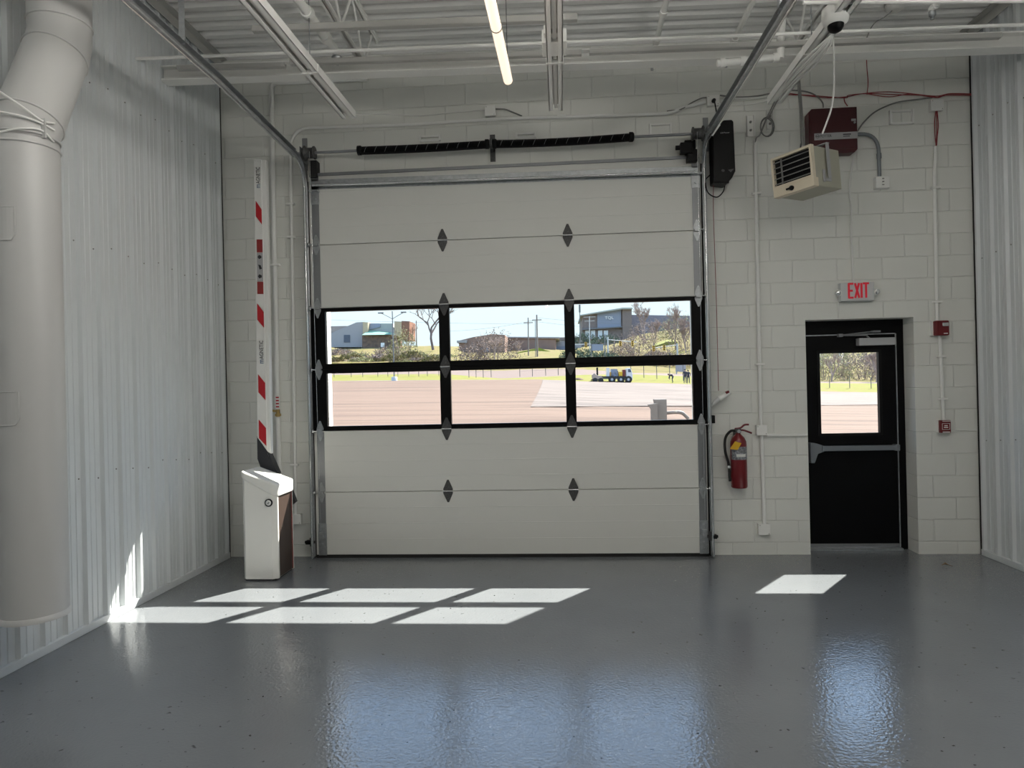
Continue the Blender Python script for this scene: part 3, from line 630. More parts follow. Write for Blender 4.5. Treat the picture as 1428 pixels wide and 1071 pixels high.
# ------------------------------------------------------------------ conduits and boxes on the front wall
def conduit(pts, r, label, m='paint_box', cat='conduit', clips=(), y=-.02, n=8):
    b = MB(); b.tube([W(px, py, -r-.004) if not isinstance(px, V) else px for px, py in pts], r, n)
    t = thing('conduit', W(*pts[-1], -r-.004), label, cat); b.build('pipe', M[m], t)
    for px, py in clips:
        c = W(px, py, -.01); k = MB(); k.box(c.x-r*2.4, c.x+r*2.4, -2*r-.008, 0, c.z-.010, c.z+.010); k.build('strap', M[m], t, bevel=.003)
    return t
def bend2(a, c, d, n=8):
    out = []
    for i in range(n+1):
        t = i/n; out.append((a[0]*(1-t)**2+2*c[0]*t*(1-t)+d[0]*t*t, a[1]*(1-t)**2+2*c[1]*t*(1-t)+d[1]*t*t))
    return out
conduit([(512, 110), (440, 113)]+bend2((386, 115.5), (379, 116), (379, 122), 4)+[(380, 200), (382, 330), (385, 450), (387, 570), (389, 640), (391, 690)], .024, 'thick white pipe on the wall right behind the red striped barrier arm', cat='pipe', clips=[(383.5, 370)])
conduit([(984, 142), (965, 147)]+bend2((950, 150), (940, 158), (925, 158.5))+[(700, 165.5), (560, 174)]+bend2((430, 178), (405, 180), (405, 212))+[(406, 281), (407, 330), (409, 450), (411, 600), (412, 719)], .017, 'long white conduit looping over the overhead door down to a box behind the barrier', clips=[(405.5, 285), (407, 331), (411, 648), (783, 162.8)])
conduit([(1053, 196), (1055, 300), (1058, 450), (1061, 594)], .017, 'white conduit running down the wall right of the black motor box', clips=[(1054, 270), (1059, 508)])
conduit([(1062, 606), (1066, 731)], .017, 'short white conduit between the two square boxes beside the fire extinguisher', clips=[])
conduit([(1305, 204), (1305, 222), (1303, 236), (1304, 300), (1307, 448)], .016, 'white conduit dropping to the red alarm strobe', clips=[(1304, 262), (1306, 421)])
conduit([(1310.5, 468), (1316, 588)], .015, 'white conduit between red alarm strobe and pull station', clips=[(1312, 497), (1314.5, 556)])
b = MB(); a, c = W(1069, 603.5), W(1126, 606); b.box(a.x, c.x, -.03, 0, c.z-.010, c.z+.012); bbox_thing(b, 'surface_raceway', M['paint_box'], 'white horizontal raceway from the square box to the exit door', 'raceway', bevel=.003)
def wallbox(px0, py0, px1, py1, label, d=.05, name='junction_box'):
    p0, p1 = W(px0, py1, -d), W(px1, py0, -d); t = thing(name, ((p0.x+p1.x)/2, -d/2, p0.z), label, 'junction box')
    b = MB(); b.box(p0.x, p1.x, -d+.006, 0, p0.z, p1.z); b.build('box_body', M['paint'], t, bevel=.002)
    b = MB(); b.box(p0.x-.002, p1.x+.002, -d, -d+.007, p0.z-.002, p1.z+.002)
    cv = b.build('cover', M['paint_box'], t, bevel=.003); 
    for x, z in ((p0.x+.012, p1.z-.012), (p1.x-.012, p0.z+.012)): b = MB(); b.lathe([(.004, 0), (.003, .002)], (x, -d, z), (0, -1, 0), 6); b.build('screw', M['gwire'], cv)
    return t
wallbox(676.5, 146.5, 690.5, 161.5, 'white square box on the wall above the middle of the overhead door')
wallbox(987, 132, 1003, 147, 'white outlet box above the black motor box, cord plugged in')
wallbox(1055.5, 593, 1070, 607, 'white square box upper right of the fire extinguisher')
wallbox(1058.5, 731, 1074, 746, 'white square box near the floor, below the fire extinguisher')
wallbox(404, 717, 419, 731, 'white box low on the wall behind the barrier cabinet')
wallbox(1299, 138, 1316, 154, 'white square box on the red wires at upper right')
b = MB(); a = W(995, 141, -.06); b.lathe([(.02, 0), (.016, .03)], a, (0, -1, 0), 8); b.tube(smooth([a+V((0, -.03, 0)), W(998, 150, -.09), W(1000, 162, -.12), W(1002, 176, -.15)]), .006, 6); plabel(b.build('power_cord', M['black'], op), 'black power cord')
# gas valve on the thick pipe
t = thing('pipe_valve', W(388, 575, -.06), 'small brass valve with a red and white tag on the thick white pipe', 'valve')
b = MB(); a = W(387, 574, -.06); b.tube([a+V((-.05, 0, .01)), a+V((.02, 0, 0))], .012, 8); b.tube([a+V((.005, 0, .03)), a+V((.005, 0, -.05))], .02, 8); b.box(a.x-.02, a.x+.03, a.y-.015, a.y+.015, a.z-.045, a.z-.02); b.build('valve_body', M['brass'], t)
b = MB(); p0, p1 = W(384, 571, -.09), W(390, 551, -.09); b.box(p0.x, p1.x, -.092, -.09, p0.z, p1.z); tg = plabel(b.build('tag', M['white'], t), 'white tag')
for k in range(4): b = MB(); b.box(p0.x+.008, p1.x-.008, -.0935, -.092, p0.z+.02+k*.03, p0.z+.033+k*.03); b.build('marking', M['stripe'], tg)

# wiring on the wall
def wire(name, pts, r, m, label, cat='wire', y=-.03, n=6):
    b = MB(); b.tube(smooth([p if isinstance(p, V) else W(p[0], p[1], p[2] if len(p) > 2 else y) for p in pts]), r, n); return tag(b.build(name, M[m]), label, cat)
def bundle(name, lists, r, m, label, cat='wires'):
    b = MB()
    for pts in lists: b.tube(smooth([W(p[0], p[1], p[2] if len(p) > 2 else -.03) for p in pts]), r, 6)
    return tag(b.build(name, M[m]), label, cat)
bundle('red_wire_run', [[(1098, 132), (1130, 133), (1178, 136.5), (1183, 133), (1210, 130.5), (1250, 132), (1290, 133), (1307, 135.5), (1320, 131.5), (1357, 131.5)],
                        [(1098, 130), (1150, 136), (1180, 135), (1200, 131), (1235, 128), (1265, 130), (1305, 134), (1325, 130.5), (1357, 131)],
                        [(1210, 131), (1240, 135), (1270, 131), (1305, 136), (1320, 133), (1356, 133)]], .004, 'rwire', 'bundle of red wires strung along the wall above the red cabinet')
bundle('red_wire_drop', [[(1305, 155), (1303.5, 170), (1304, 190), (1305.5, 204)], [(1307, 155), (1308.5, 175), (1307, 190), (1306, 204)], [(1306, 155), (1306.5, 180), (1305, 204)]], .004, 'rwire', 'red wires hanging from the square box into the white conduit')
wire('red_wire', [(1208, 72), (1209, 95), (1210.5, 115), (1209, 132)], .004, 'rwire', 'single red wire dropping from the ceiling to the red wire bundle')
wire('red_wire', [(1177, 136), (1178, 142), (1182, 148)], .0045, 'rwire', 'short red wire entering the top of the red cabinet')
wire('black_cable', [(1004, 133), (1030, 135.5), (1055, 134), (1082, 129), (1105, 126), (1127, 128.5), (1140, 135), (1147, 143), (1148, 150)], .0065, 'gwire', 'dark grey cable arching along the wall into the top of the red cabinet', 'cable')
bundle('white_cable_run', [[(1003, 137), (1035, 137), (1065, 135), (1080, 132)], [(1003, 142), (1040, 139), (1075, 134)], [(1003, 145), (1030, 146.5), (1060, 143), (1078, 137)]], .006, 'wwire', 'white cables running along the wall right of the outlet box', 'cables')
bundle('fixture_cord', [[(486, 157, -.78), (500, 159.5, -.6), (530, 159, -.3), (560, 160.5, -.06), (590, 161), (630, 157), (677, 153)]], .006, 'wwire', 'thin white cord from the left ceiling channel along the wall', 'cord')
wire('white_cable', [(690, 152), (704, 152.5), (716, 157), (728, 162)], .007, 'gwire', 'grey cord from the middle wall box down to the long conduit', 'cord')
wire('lead_wire', [(985, 136, -.02), (978, 137), (965, 143), (950, 152), (930, 155)], .006, 'gwire', 'grey wire lying above the offset of the long conduit', 'wire')
# white clip frames left on the wall
def bracket(px0, py0, px1, py1, label, vert=False):
    p0, p1 = W(px0, py1), W(px1, py0); b = MB(); e = .018
    if not vert:
        for z in (p0.z, p1.z-e): b.box(p0.x, p1.x, -.022, 0, z, z+e)
        for x in (p0.x, p1.x-e): b.box(x, x+e, -.030, 0, p0.z, p1.z)
    else:
        b.box(p0.x, p1.x, -.012, 0, p0.z, p1.z); b.box(p0.x, p0.x+.008, -.035, 0, p0.z, p1.z); b.box(p1.x-.008, p1.x, -.035, 0, p0.z, p1.z)
        for k in (.3, .7): b.lathe([(.012, 0), (.010, .012)], ((p0.x+p1.x)/2, -.012, p0.z+(p1.z-p0.z)*k), (0, -1, 0), 8, 1)
    return tag(b.build('wall_clip', [M['paint_box'], M['gwire']], bevel=.002 if not vert else 0), label, 'wall bracket', 'white clip brackets left on the wall')
bracket(585, 188, 614, 197.5, 'white clip bracket above the left torsion spring'); bracket(719, 184, 747, 193, 'white clip bracket above the right torsion spring near mid span')
bracket(906, 171, 937, 189, 'white clip bracket just past the right end of the springs'); bracket(1241, 152, 1274, 173.5, 'white clip bracket left of the square box on the red wires')
bracket(1042, 161, 1052, 190, 'upright white channel bracket just right of the black motor box', True); bracket(1070, 154, 1078, 180, 'upright white channel bracket behind the coiled cable', True)

# ------------------------------------------------------------------ barrier gate
bx0, bx1, by0, by1 = -2.800, -2.490, -.815, -.455
bg = thing('barrier_gate', ((bx0+bx1)/2, (by0+by1)/2, 0), 'white parking barrier cabinet with a raised red striped arm', 'barrier gate')
b = MB(); ch = .028
foot = [(bx0+ch, by0), (bx1-ch*1.6, by0), (bx1, by0+ch), (bx1, by0+.05), (bx1-.012, by0+.052), (bx1-.012, by1-.03), (bx1, by1-.028), (bx1, by1), (bx0, by1), (bx0, by0+ch)]
def ztop(x): return .905-(x-bx0)/(bx1-bx0)*.115
n = len(foot); vs = [(x, y, .012) for x, y in foot]+[(x, y, ztop(x)) for x, y in foot]
b.add(vs, [tuple(range(n)), tuple(range(2*n-1, n-1, -1))]+[(i, (i+1) % n, (i+1) % n+n, i+n) for i in range(n)])
b.build('cabinet_body', M['cab'], bg, bevel=.002)
b = MB(); b.box(bx1-.014, bx1-.004, by0+.056, by1-.034, .02, .765); dr = plabel(b.build('side_door', M['brown'], bg), 'dark brown side panel')
b = MB(); b.box(bx1-.004, bx1+.003, by1-.032, by1-.024, .02, .80); plabel(b.build('side_trim', mat('reddish_trim', (.30, .09, .08), .5), bg), 'thin red edge strip')
b = MB(); ov = .010
lf = [(bx0+ch-.004, by0-ov), (bx1-.03, by0-ov), (bx1+ov, by0+.03), (bx1+ov, by1+.004), (bx0-ov, by1+.004), (bx0-ov, by0+.02)]
n = len(lf); vs = [(x, y, ztop(x)-.015) for x, y in lf]+[(x, y, ztop(x)+.048) for x, y in lf]
vs = [(x, y, z-(.05 if x > bx1-.05 and i < n else 0)) for i, (x, y, z) in enumerate(vs)]
b.add(vs, [tuple(range(n)), tuple(range(2*n-1, n-1, -1))]+[(i, (i+1) % n, (i+1) % n+n, i+n) for i in range(n)])
b.build('lid', M['cab'], bg, bevel=.016, seg=3)
lk = W(375, 701, by0-.004); lk = P(375, 701, 1, by0-.002)
b = MB(); b.lathe([(.034, 0), (.034, .010), (.028, .013), (.026, .010), (.0, .010)], lk, (0, -1, 0), 24, cap=False); lo = plabel(b.build('lock', M['black'], bg), 'black ringed round lock')
b = MB(); b.lathe([(.024, 0), (.024, .012), (.0, .012)], lk, (0, -1, 0), 20, cap=False); b.build('lock_cover', M['white'], lo)
b = MB(); b.box(lk.x-.009, lk.x+.007, lk.y-.0135, lk.y-.011, lk.z-.009, lk.z-.003); b.box(lk.x-.003, lk.x+.010, lk.y-.0135, lk.y-.011, lk.z+.002, lk.z+.008); b.build('marking', M['ink'], lo)
b = MB(); b.box(bx0+.02, bx1-.02, by0+.012, by1-.01, 0, .014); b.build('plinth', M['black'], bg)
# arm: slightly leaning octagonal boom
ya = -.44
aL0, aR0, aL1, aR1 = P(358, 611, 1, ya), P(371, 622, 1, ya), P(353.5, 222, 1, ya), P(365, 222, 1, ya)
L = [(P(358.5, 610, 1, ya)), (P(373, 630, 1, ya)), (P(364.5, 222, 1, ya)), (P(353.5, 222, 1, ya))]
b = MB(); b.prism([L[0], L[1], L[2], L[3]], (0, .08, 0)); arm = None
sd = [P(372.5, 630, 1, ya), P(377.5, 633, 1, ya), P(370.5, 223, 1, ya), P(364, 222, 1, ya)]
b.prism([p+V((0, .006, 0)) for p in sd], (0, .055, 0))
arm = b.build('arm', M['white'], bg, bevel=.006)
yt = ya-.0035
def armpt(t, s):
    """t along the arm from the bottom (0) to top (1), s across the face (0 left .. 1 right)"""
    l = P(358.8, 632, 1, yt).lerp(P(353.8, 222, 1, yt), t); r = P(372.8, 632, 1, yt).lerp(P(364.2, 222, 1, yt), t); return l.lerp(r, s)
def T_(py): return (632-py)/410
for (a, c, sl) in ((280, 313, 1), (423, 457, 1), (522, 558, 1), (585, 622, 1)):
    b = MB(); dz = 11.5/410
    b.prism([armpt(T_(a), .20), armpt(T_(c-11), .20), armpt(T_(c), .92), armpt(T_(a+12), .92)], (0, -.002, 0)); plabel(b.build('stripe', M['stripe'], arm), 'red slanted stripe')
for a, c, m in ((334, 352, 'reflector'), (393, 410, 'reflector')):
    b = MB(); b.prism([armpt(T_(a), .25), armpt(T_(c), .25), armpt(T_(c), .95), armpt(T_(a), .95)], (0, -.003, 0)); plabel(b.build('reflector', M[m], arm), 'dark red reflector')
b = MB(); b.prism([armpt(T_(352.5), .25), armpt(T_(392.5), .25), armpt(T_(392.5), .95), armpt(T_(352.5), .95)], (0, -.003, 0)); sg = plabel(b.build('warning_sticker', M['label'], arm), 'grey sticker with black symbols')
b = MB(); e = V((0, -.002, 0)); o_ = V((0, -.003, 0))
for py in (358.5, 385.5):
    b.prism([armpt(T_(py-3), .5)+o_, armpt(T_(py), .35)+o_, armpt(T_(py+3), .5)+o_, armpt(T_(py+1.5), .80)+o_, armpt(T_(py-1.5), .80)+o_], (0, -.001, 0))
b.prism([armpt(T_(369), .4)+o_, armpt(T_(376), .55)+o_, armpt(T_(375), .85)+o_, armpt(T_(370), .7)+o_], (0, -.001, 0))
b.build('symbols', M['ink'], sg)
for (ya0, ya1) in ((262, 233), (507, 475)):
    p0, p1 = armpt(T_(ya0), .80), armpt(T_(ya1), .80); up = (p1-p0).normalized(); ln = (p1-p0).length; hh = .052
    xd = up; yd = V((-up.z, 0, up.x)); 
    text('m', ln*.17, hh*.62, p0+V((0, -.001, 0)), xd, yd, 'lettering', M['blue'], arm)
    text('AGNETIC', ln*.80, hh*.72, p0+up*ln*.2+V((0, -.001, 0)), xd, yd, 'lettering', M['ink'], arm)
b = MB()                                                     # crank that carries the arm
def Q(px, py, y=ya+.03): return P(px, py, 1, y)
b.prism([Q(358.5, 608), Q(372, 629), Q(372.5, 633), Q(385, 662), Q(384, 672), Q(371, 672), Q(359, 640)], (0, .012, 0))
b.prism([Q(358.5, 608, ya+.10), Q(372, 629, ya+.10), Q(372.5, 633, ya+.10), Q(385, 662, ya+.10), Q(384, 672, ya+.10), Q(371, 672, ya+.10), Q(359, 640, ya+.10)], (0, .012, 0))
b.prism([Q(372, 629), Q(374, 631), Q(387.5, 661), Q(385, 662)], (0, .08, 0))
b.build('arm_crank', mat('dark_steel_crank', (.06, .06, .065), .35, .5), bg)
b = MB(); b.prism([P(400, 668, 1, ya), P(412, 700, 1, ya), P(405, 706, 1, ya), P(392, 690, 1, ya)], (0, .05, 0)); b.tube([P(388, 672, 1, by1-.05), P(392, 674, 1, ya+.11)], .03, 12); b.build('counterweight', mat('black_steel', (.03, .03, .032), .5), bg)

# ------------------------------------------------------------------ big white duct on the left wall
RD = .168
def Dp(px, py, y): return P(px, py, 1, y)
yu, yl_ = -2.60, -2.88
A0 = Dp(85, -45, yu); A0.z = 4.93; A1 = Dp(84, 62, yu); A2 = Dp(34, 188, yl_)
A0.x = A1.x+.012; A2b = V((A2.x, A2.y, .41))
dt = thing('air_duct', (A2.x, A2.y, .4), 'big round white duct standing against the left wall, bent near the ceiling', 'duct')
b = MB(); b.lathe([(RD, 0), (RD, A2.z-.41-.03)], A2b, n=48, cap=False); b.lathe([(RD+.005, 0), (RD+.005, .03), (RD, .032)], A2b, n=48, cap=False); b.lathe([(0, .004), (RD, 0)], A2b, n=48, cap=False)
b.build('lower_pipe', M['duct'], dt, fix=False)
ax = (A1-A2).normalized()
def ring(c, axis, r=RD, n=48):
    axis = axis.normalized(); e1 = V((1, 0, 0)); e1 = (e1-axis*e1.dot(axis)).normalized(); e2 = axis.cross(e1)
    return [c+(e1*math.cos(2*PI*j/n)+e2*math.sin(2*PI*j/n))*r for j in range(n)]
def gore(rings):
    b = MB(); n = len(rings[0]); vs = [p for r in rings for p in r]
    b.add(vs, [(i*n+j, i*n+(j+1) % n, (i+1)*n+(j+1) % n, (i+1)*n+j) for i in range(len(rings)-1) for j in range(n)], 0, True); return b
Z = V((0, 0, 1)); m0 = (Z+ax).normalized()
# elbows as mitred gores
gore([ring(A2+V((0, 0, -.05)), Z), ring(A2+V((0, 0, -.01)), Z), ring(A2+ax*.05, m0), ring(A2+ax*.10, ax)]).build('lower_elbow', M['duct'], dt, fix=False)
gore([ring(A2+ax*.095, ax, RD*1.002), ring(A1-ax*.10, ax, RD*1.002)]).build('slanted_pipe', M['duct'], dt, fix=False)
gore([ring(A1-ax*.105, ax), ring(A1-ax*.05, ax), ring(A1+V((0, 0, .04)), m0), ring(A1+V((0, 0, .12)), Z)]).build('upper_elbow', M['duct'], dt, fix=False)
gore([ring(A1+V((0, 0, .115)), Z, RD*1.002), ring(A0, Z, RD*1.002)]).build('upper_pipe', M['duct'], dt, fix=False)
for c, a_ in ((A2+V((0, 0, -.03)), Z), (A2+ax*.095, ax), (A1-ax*.10, ax), (A1+V((0, 0, .115)), Z), (A2+V((0, 0, -.085)), Z)):
    b = MB(); r_ = ring(c, a_, RD+.002); b.tube(r_+[r_[0], r_[1]], .006, 6, cap=False); b.build('seam_band', M['duct'], dt)
def onduct(px, py, yc, e=.004):
    """point of the duct surface facing the camera"""
    d = (CF+CR*(px-714)/F_PX-CU*(py-535.5)/F_PX); cx, cyy = A2.x, A2.y
    ox, oy = CC.x-cx, CC.y-cyy; a_ = d.x**2+d.y**2; bb = 2*(ox*d.x+oy*d.y); cc = ox*ox+oy*oy-(RD+e)**2
    t = (-bb-math.sqrt(max(0, bb*bb-4*a_*cc)))/(2*a_); return CC+d*t
for cz_, hh in ((2.585, .16), (1.585, .10)):
    b = MB(); n = 8; t0 = math.atan2(CC.y-A2.y, CC.x-A2.x)-.75; 
    pts = []
    for z in (cz_-.09, cz_+.09):
        for i in range(n+1):
            t = t0-.45+.9*i/n; pts.append((A2.x+(RD+.004)*math.cos(t), A2.y+(RD+.004)*math.sin(t), z+(.03 if (z < cz_ and i == n) else 0)))
    b.add(pts, [(i, i+1, n+2+i, n+1+i) for i in range(n)]); b.tube([pts[0]]+pts[1:n+1]+pts[:n:-1]+[pts[0]], .003, 5); b.build('access_plate', M['duct'], dt, fix=False)
b = MB(); q = onduct(61, 168, 0, .006); q2 = onduct(60, 190, 0, .006); b.obox(q.lerp(q2, .5), (.014, 0, 0), (0, .005, 0), V((0, 0, .055))); b.build('clamp_plate', M['duct'], dt)
for pts in (((0, 128), (30, 148), (58, 168), (76, 172)), ((0, 156), (30, 162), (58, 172), (76, 182)), ((0, 184), (30, 179), (58, 182), (75, 198))):
    b = MB(); b.tube(smooth([onduct(px, py, 0, .009) for px, py in pts]), .006, 6); plabel(b.build('tie_wire', M['wwire'], dt), 'white wire tied round the duct')

# ------------------------------------------------------------------ ceiling steel, pipes and channels
def xrun(name, a, c, y, label, cat, m='ceilpaint', shape=('pipe', .013), group=None, y2=None):
    p, q = P(*a, 1, y), P(*c, 1, y if y2 is None else y2); b = MB(); d = (q-p).normalized()
    if shape[0] == 'pipe': b.tube([p, q], shape[1], 10)
    elif shape[0] == 'chan':
        w, h, t = shape[1], shape[2], .004; up = V((0, 0, 1)); sd = d.cross(up).normalized(); c0 = (p+q)/2; L = (q-p)/2; up = sd.cross(d)
        b.obox(c0-up*h/2, L, sd*w/2, up*t)
        for s in (-1, 1): b.obox(c0+sd*s*w/2, L, sd*t/2, up*h/2)
    elif shape[0] == 'cbeam':
        w, h = shape[1], shape[2]; up = V((0, 0, 1)); sd = d.cross(up).normalized(); up = sd.cross(d); c0 = (p+q)/2; L = (q-p)/2
        b.obox(c0-up*h/2, L, sd*w/2, up*.006); b.obox(c0+up*h/2, L, sd*w/2, up*.006); b.obox(c0, L, sd*.006, up*h/2)
    return tag(b.build(name, M[m]), label, cat, group)
xrun('steel_beam', (229, 106), (1450, 58), -.94, 'white steel beam crossing the bay just before the front wall', 'beam', shape=('cbeam', .12, .11))
xrun('ceiling_conduit', (190, 82), (1450, 33.5), -1.312, 'thin white conduit crossing above the ceiling channels, end visible at the left wall', 'conduit', shape=('pipe', .0125))
xrun('ceiling_conduit', (232, 115.5), (1026, 82.5), -.86, 'thin white conduit just under the steel beam, left and middle of the bay', 'conduit', shape=('pipe', .012))
xrun('ceiling_conduit', (1098, 79), (1450, 60.5), -.80, 'white conduit rising to the right under the steel beam, from the elbow pipe', 'conduit', shape=('pipe', .011))
xrun('ceiling_conduit', (1106, 86), (1450, 71.5), -.70, 'lowest white conduit at upper right, by the red wire drop', 'conduit', shape=('pipe', .010))
xrun('ceiling_conduit', (1120, 3.5), (1450, 1), -2.1, 'white conduit along the top edge at upper right', 'conduit', shape=('pipe', .012))
xrun('ceiling_channel', (353, 41), (805, 24.5), -1.62, 'grey strut channel with free ends at the top, crossing beside the lit tube', 'strut channel', 'ceilgrey', ('chan', .041, .041))
xrun('ceiling_channel', (405, 87.5), (811, 73.5), -1.16, 'grey strut channel hung over the steel beam in the middle', 'strut channel', 'ceilgrey', ('chan', .041, .035))
xrun('ceiling_channel', (248, 95), (398, 91), -1.16, 'short grey strut channel at the left end of the steel beam', 'strut channel', 'ceilgrey', ('chan', .041, .03))
xrun('ceiling_channel', (822, 72.5), (1395, 50), -1.16, 'grey strut channel running to the right wall above the steel beam', 'strut channel', 'ceilgrey', ('chan', .041, .03))
# elbow pipe at upper right
b = MB(); p = P(1000, 88.5, 1, -1.13); q = P(1086, 80, 1, -1.13); b.tube([p, q], .026, 12); b.tube([P(1088, 82, 1, -1.13), P(1091, 12, 1, -1.13)], .030, 12)
for px in (1008, 1036, 1082): c0 = P(px, 88.5-(px-1000)*.099, 1, -1.13); b.lathe([(.034, -.02), (.034, .02)], c0, (1, 0, .05), 10)
b.tube([P(1022, 87, 1, -1.13), P(1026, 83, 1, -.9)], .016, 8)
bbox_thing(b, 'sprinkler_pipe', M['ceilpaint'], 'thick white pipe with an elbow turning up, behind the right-hand track', 'pipe')
# depth-wise strip channels
def strip(px0, py0, px1, py1, z, label, ext=1.5, w=.115, cords=True):
    a, c = P(px0, py0, 2, z), P(px1, py1, 2, z); d = (a-c).normalized(); a = a+d*ext
    t = thing('strip_channel', c, label, 'light channel', 'white strip channels under the ceiling')
    sd = d.cross(V((0, 0, 1))).normalized(); L = (a-c)/2; c0 = (a+c)/2
    b = MB(); b.obox(c0+V((0, 0, .03)), L, sd*w/2, V((0, 0, .003)))
    for s in (-1, 1):
        b.obox(c0+sd*s*w*.47, L, sd*.004, V((0, 0, .030))); b.obox(c0+sd*s*w*.34+V((0, 0, -.026)), L, sd*w*.15, V((0, 0, .004)))
    b.build('channel', M['ceilpaint'], t)
    b = MB(); b.obox(c0+V((0, 0, .012)), L, sd*w*.12, V((0, 0, .018))); b.build('spine', M['ceilpaint'], t)
    k = 0; s = .85
    while s < (a-c).length:
        p = c+d*s; b = MB(); b.obox(p+V((0, 0, -.003)), d*.012, sd*w*.56, V((0, 0, .033))); b.build('joint_band', M['ceilpaint'], t)
        h = MB(); h.tube([p+V((0, 0, .03)), V((p.x, p.y, zc(p.x)))], .004, 6); h.build('hanger_rod', M['galvd'], t); s += 1.0
    return t, c, d, sd
strip(350, -2, 487, 161, 4.0, 'white strip channel hanging under the ceiling on the left, ending over the conduit loop')
tm, c, d, sd = strip(772, -2, 775, 150, 4.0, 'white strip channel hanging under the middle of the ceiling, right of the lit tube')
p = P(773, 60, 2, 4.02); b = MB(); b.obox(p, (.085, 0, 0), (0, .10, 0), (0, 0, .045)); b.obox(p+V((-.02, -.14, .01)), (.05, 0, 0), (0, .03, 0), (0, 0, .03)); b.build('connector_box', M['ceilpaint'], tm, bevel=.004)
strip(1186, -2, 1080, 140, 4.0, 'white strip channel under the ceiling on the right, carrying the loose cables')
# lit LED tube
ta, tb = P(683.5, 0, 2, 3.73), P(708.5, 112, 2, 3.73); d = (ta-tb).normalized(); ta = tb+d*2.35
lt = thing('led_tube_light', tb, 'long lit LED tube hanging from the ceiling at top centre', 'tube light')
b = MB(); b.tube([tb, ta], .031, 14); plabel(b.build('tube', M['tubewarm'], lt), 'glowing warm white tube')
b = MB(); b.tube([tb+V((0, 0, .040)), ta+V((0, 0, .040))], .009, 8); b.build('spine', M['paint_box'], lt)
for s in (.68, 1.75):
    p = tb+d*s; b = MB(); r_ = ring(p, d, .033, 16); b.tube(r_+[r_[0]], .004, 5); b.build('clip', M['gwire'], lt)
for s in (.02, .62, 1.7):
    p = tb+d*s; b = MB(); b.tube([p+V((0, 0, .04)), V((p.x, p.y, zc(p.x)))], .003, 5); b.build('suspension_cable', M['wire'], lt)
# brighter tubes added out of view to fill the bay with light
def added_fill_tube(x, y, label):
    t = thing('led_tube_light', (x, y, 3.73), label, 'tube light', 'added fill tubes out of view'); L = 2.4
    b = MB(); b.tube([(x, y, 3.73), (x, y-L, 3.73)], .031, 14); b.build('tube', M['tube'], t)
    b = MB(); b.tube([(x, y, 3.77), (x, y-L, 3.77)], .009, 8); b.build('spine', M['paint_box'], t)
    for yy in (y-.3, y-L+.3):
        b = MB(); b.tube([(x, yy, 3.77), (x, yy, zc(x))], .003, 5); b.build('suspension_cable', M['wire'], t)
for x, y in ((.9, -3.05), (2.6, -3.05), (-1.1, -3.15), (-.34, -9.2)): added_fill_tube(x, y, 'bright LED tube added out of view as fill light for the bay')

# bar joists running front to back
def joist(x, label, zb, y0=-.75):
    t = thing('bar_joist', (x, y0, zb), label, 'joist', 'bar joists'); zt = zc(x)-.03
    b = MB()
    for s in (-1, 1): b.box(x+s*.008-.02*(s < 0)-.0, x+s*.008+.02*(s > 0), YB, y0+.45, zt, zt+.02); b.box(x+s*.010-.002, x+s*.010+.002, YB, y0+.45, zt-.03, zt)
    b.build('top_chord', M['ceilpaint'], t)
    b = MB()
    for s in (-1, 1): b.box(x+s*.008-.025*(s < 0), x+s*.008+.025*(s > 0), YB, y0, zb, zb+.006); b.box(x+s*.010-.002, x+s*.010+.002, YB, y0, zb, zb+.03)
    b.build('bottom_chord', M['ceilpaint'], t)
    b = MB(); y = y0+.3; k = 0; pts = []
    while y > YB: pts.append((x, y, zt if k % 2 == 0 else zb+.02)); y -= .30; k += 1
    for p, q in zip(pts, pts[1:]): b.tube([p, q], .011, 6)
    b.build('web', M['ceilpaint'], t)
joist(P(470, 60, 2, 4.45).x+.10, 'white open-web joist left of centre beside a thick pipe', 4.45); joist(2.02, 'white open-web joist on the right above the loose cables', 4.42)
def yrun(a, c, z, r, label, ext, couplings=(), m='ceilpaint'):
    p, q = P(*a, 2, z), P(*c, 2, z); d = (p-q).normalized(); b = MB(); b.tube([p+d*ext, q], r, 12)
    t = thing('sprinkler_line', q, label, 'pipe', 'sprinkler branch lines'); b.build('pipe', M['ceilpaint'], t)
    for s in couplings:
        k = MB(); k.lathe([(r*1.35, -.03), (r*1.5, 0), (r*1.35, .03)], q+d*s, d, 12); k.build('coupling', M['ceilpaint'], t)
    k = MB(); k.lathe([(r*1.3, 0), (r*1.3, .035), (r*.5, .045)], q-V((0, 0, r)), (0, 0, -1), 12); k.lathe([(.006, 0), (.014, .03), (.014, .034)], q-V((0, 0, r+.03)), (0, 0, -1), 8); k.build('sprinkler_head', M['galv'], t)
yrun((413, -4), (470, 74), 4.42, .034, 'thick white pipe running back along the left joist', 3, (.25, .6, 1.3))
yrun((930, -2), (909, 84), 4.45, .022, 'white sprinkler pipe right of centre ending over the conduit', 3, (.35, .75))
yrun((1052, -2), (1012, 80), 4.45, .022, 'white sprinkler pipe just left of the right-hand track', 3, (.3,))
yrun((1320, -5), (1300, 12), 4.50, .020, 'white sprinkler pipe at the top right edge', 3, (.02,))
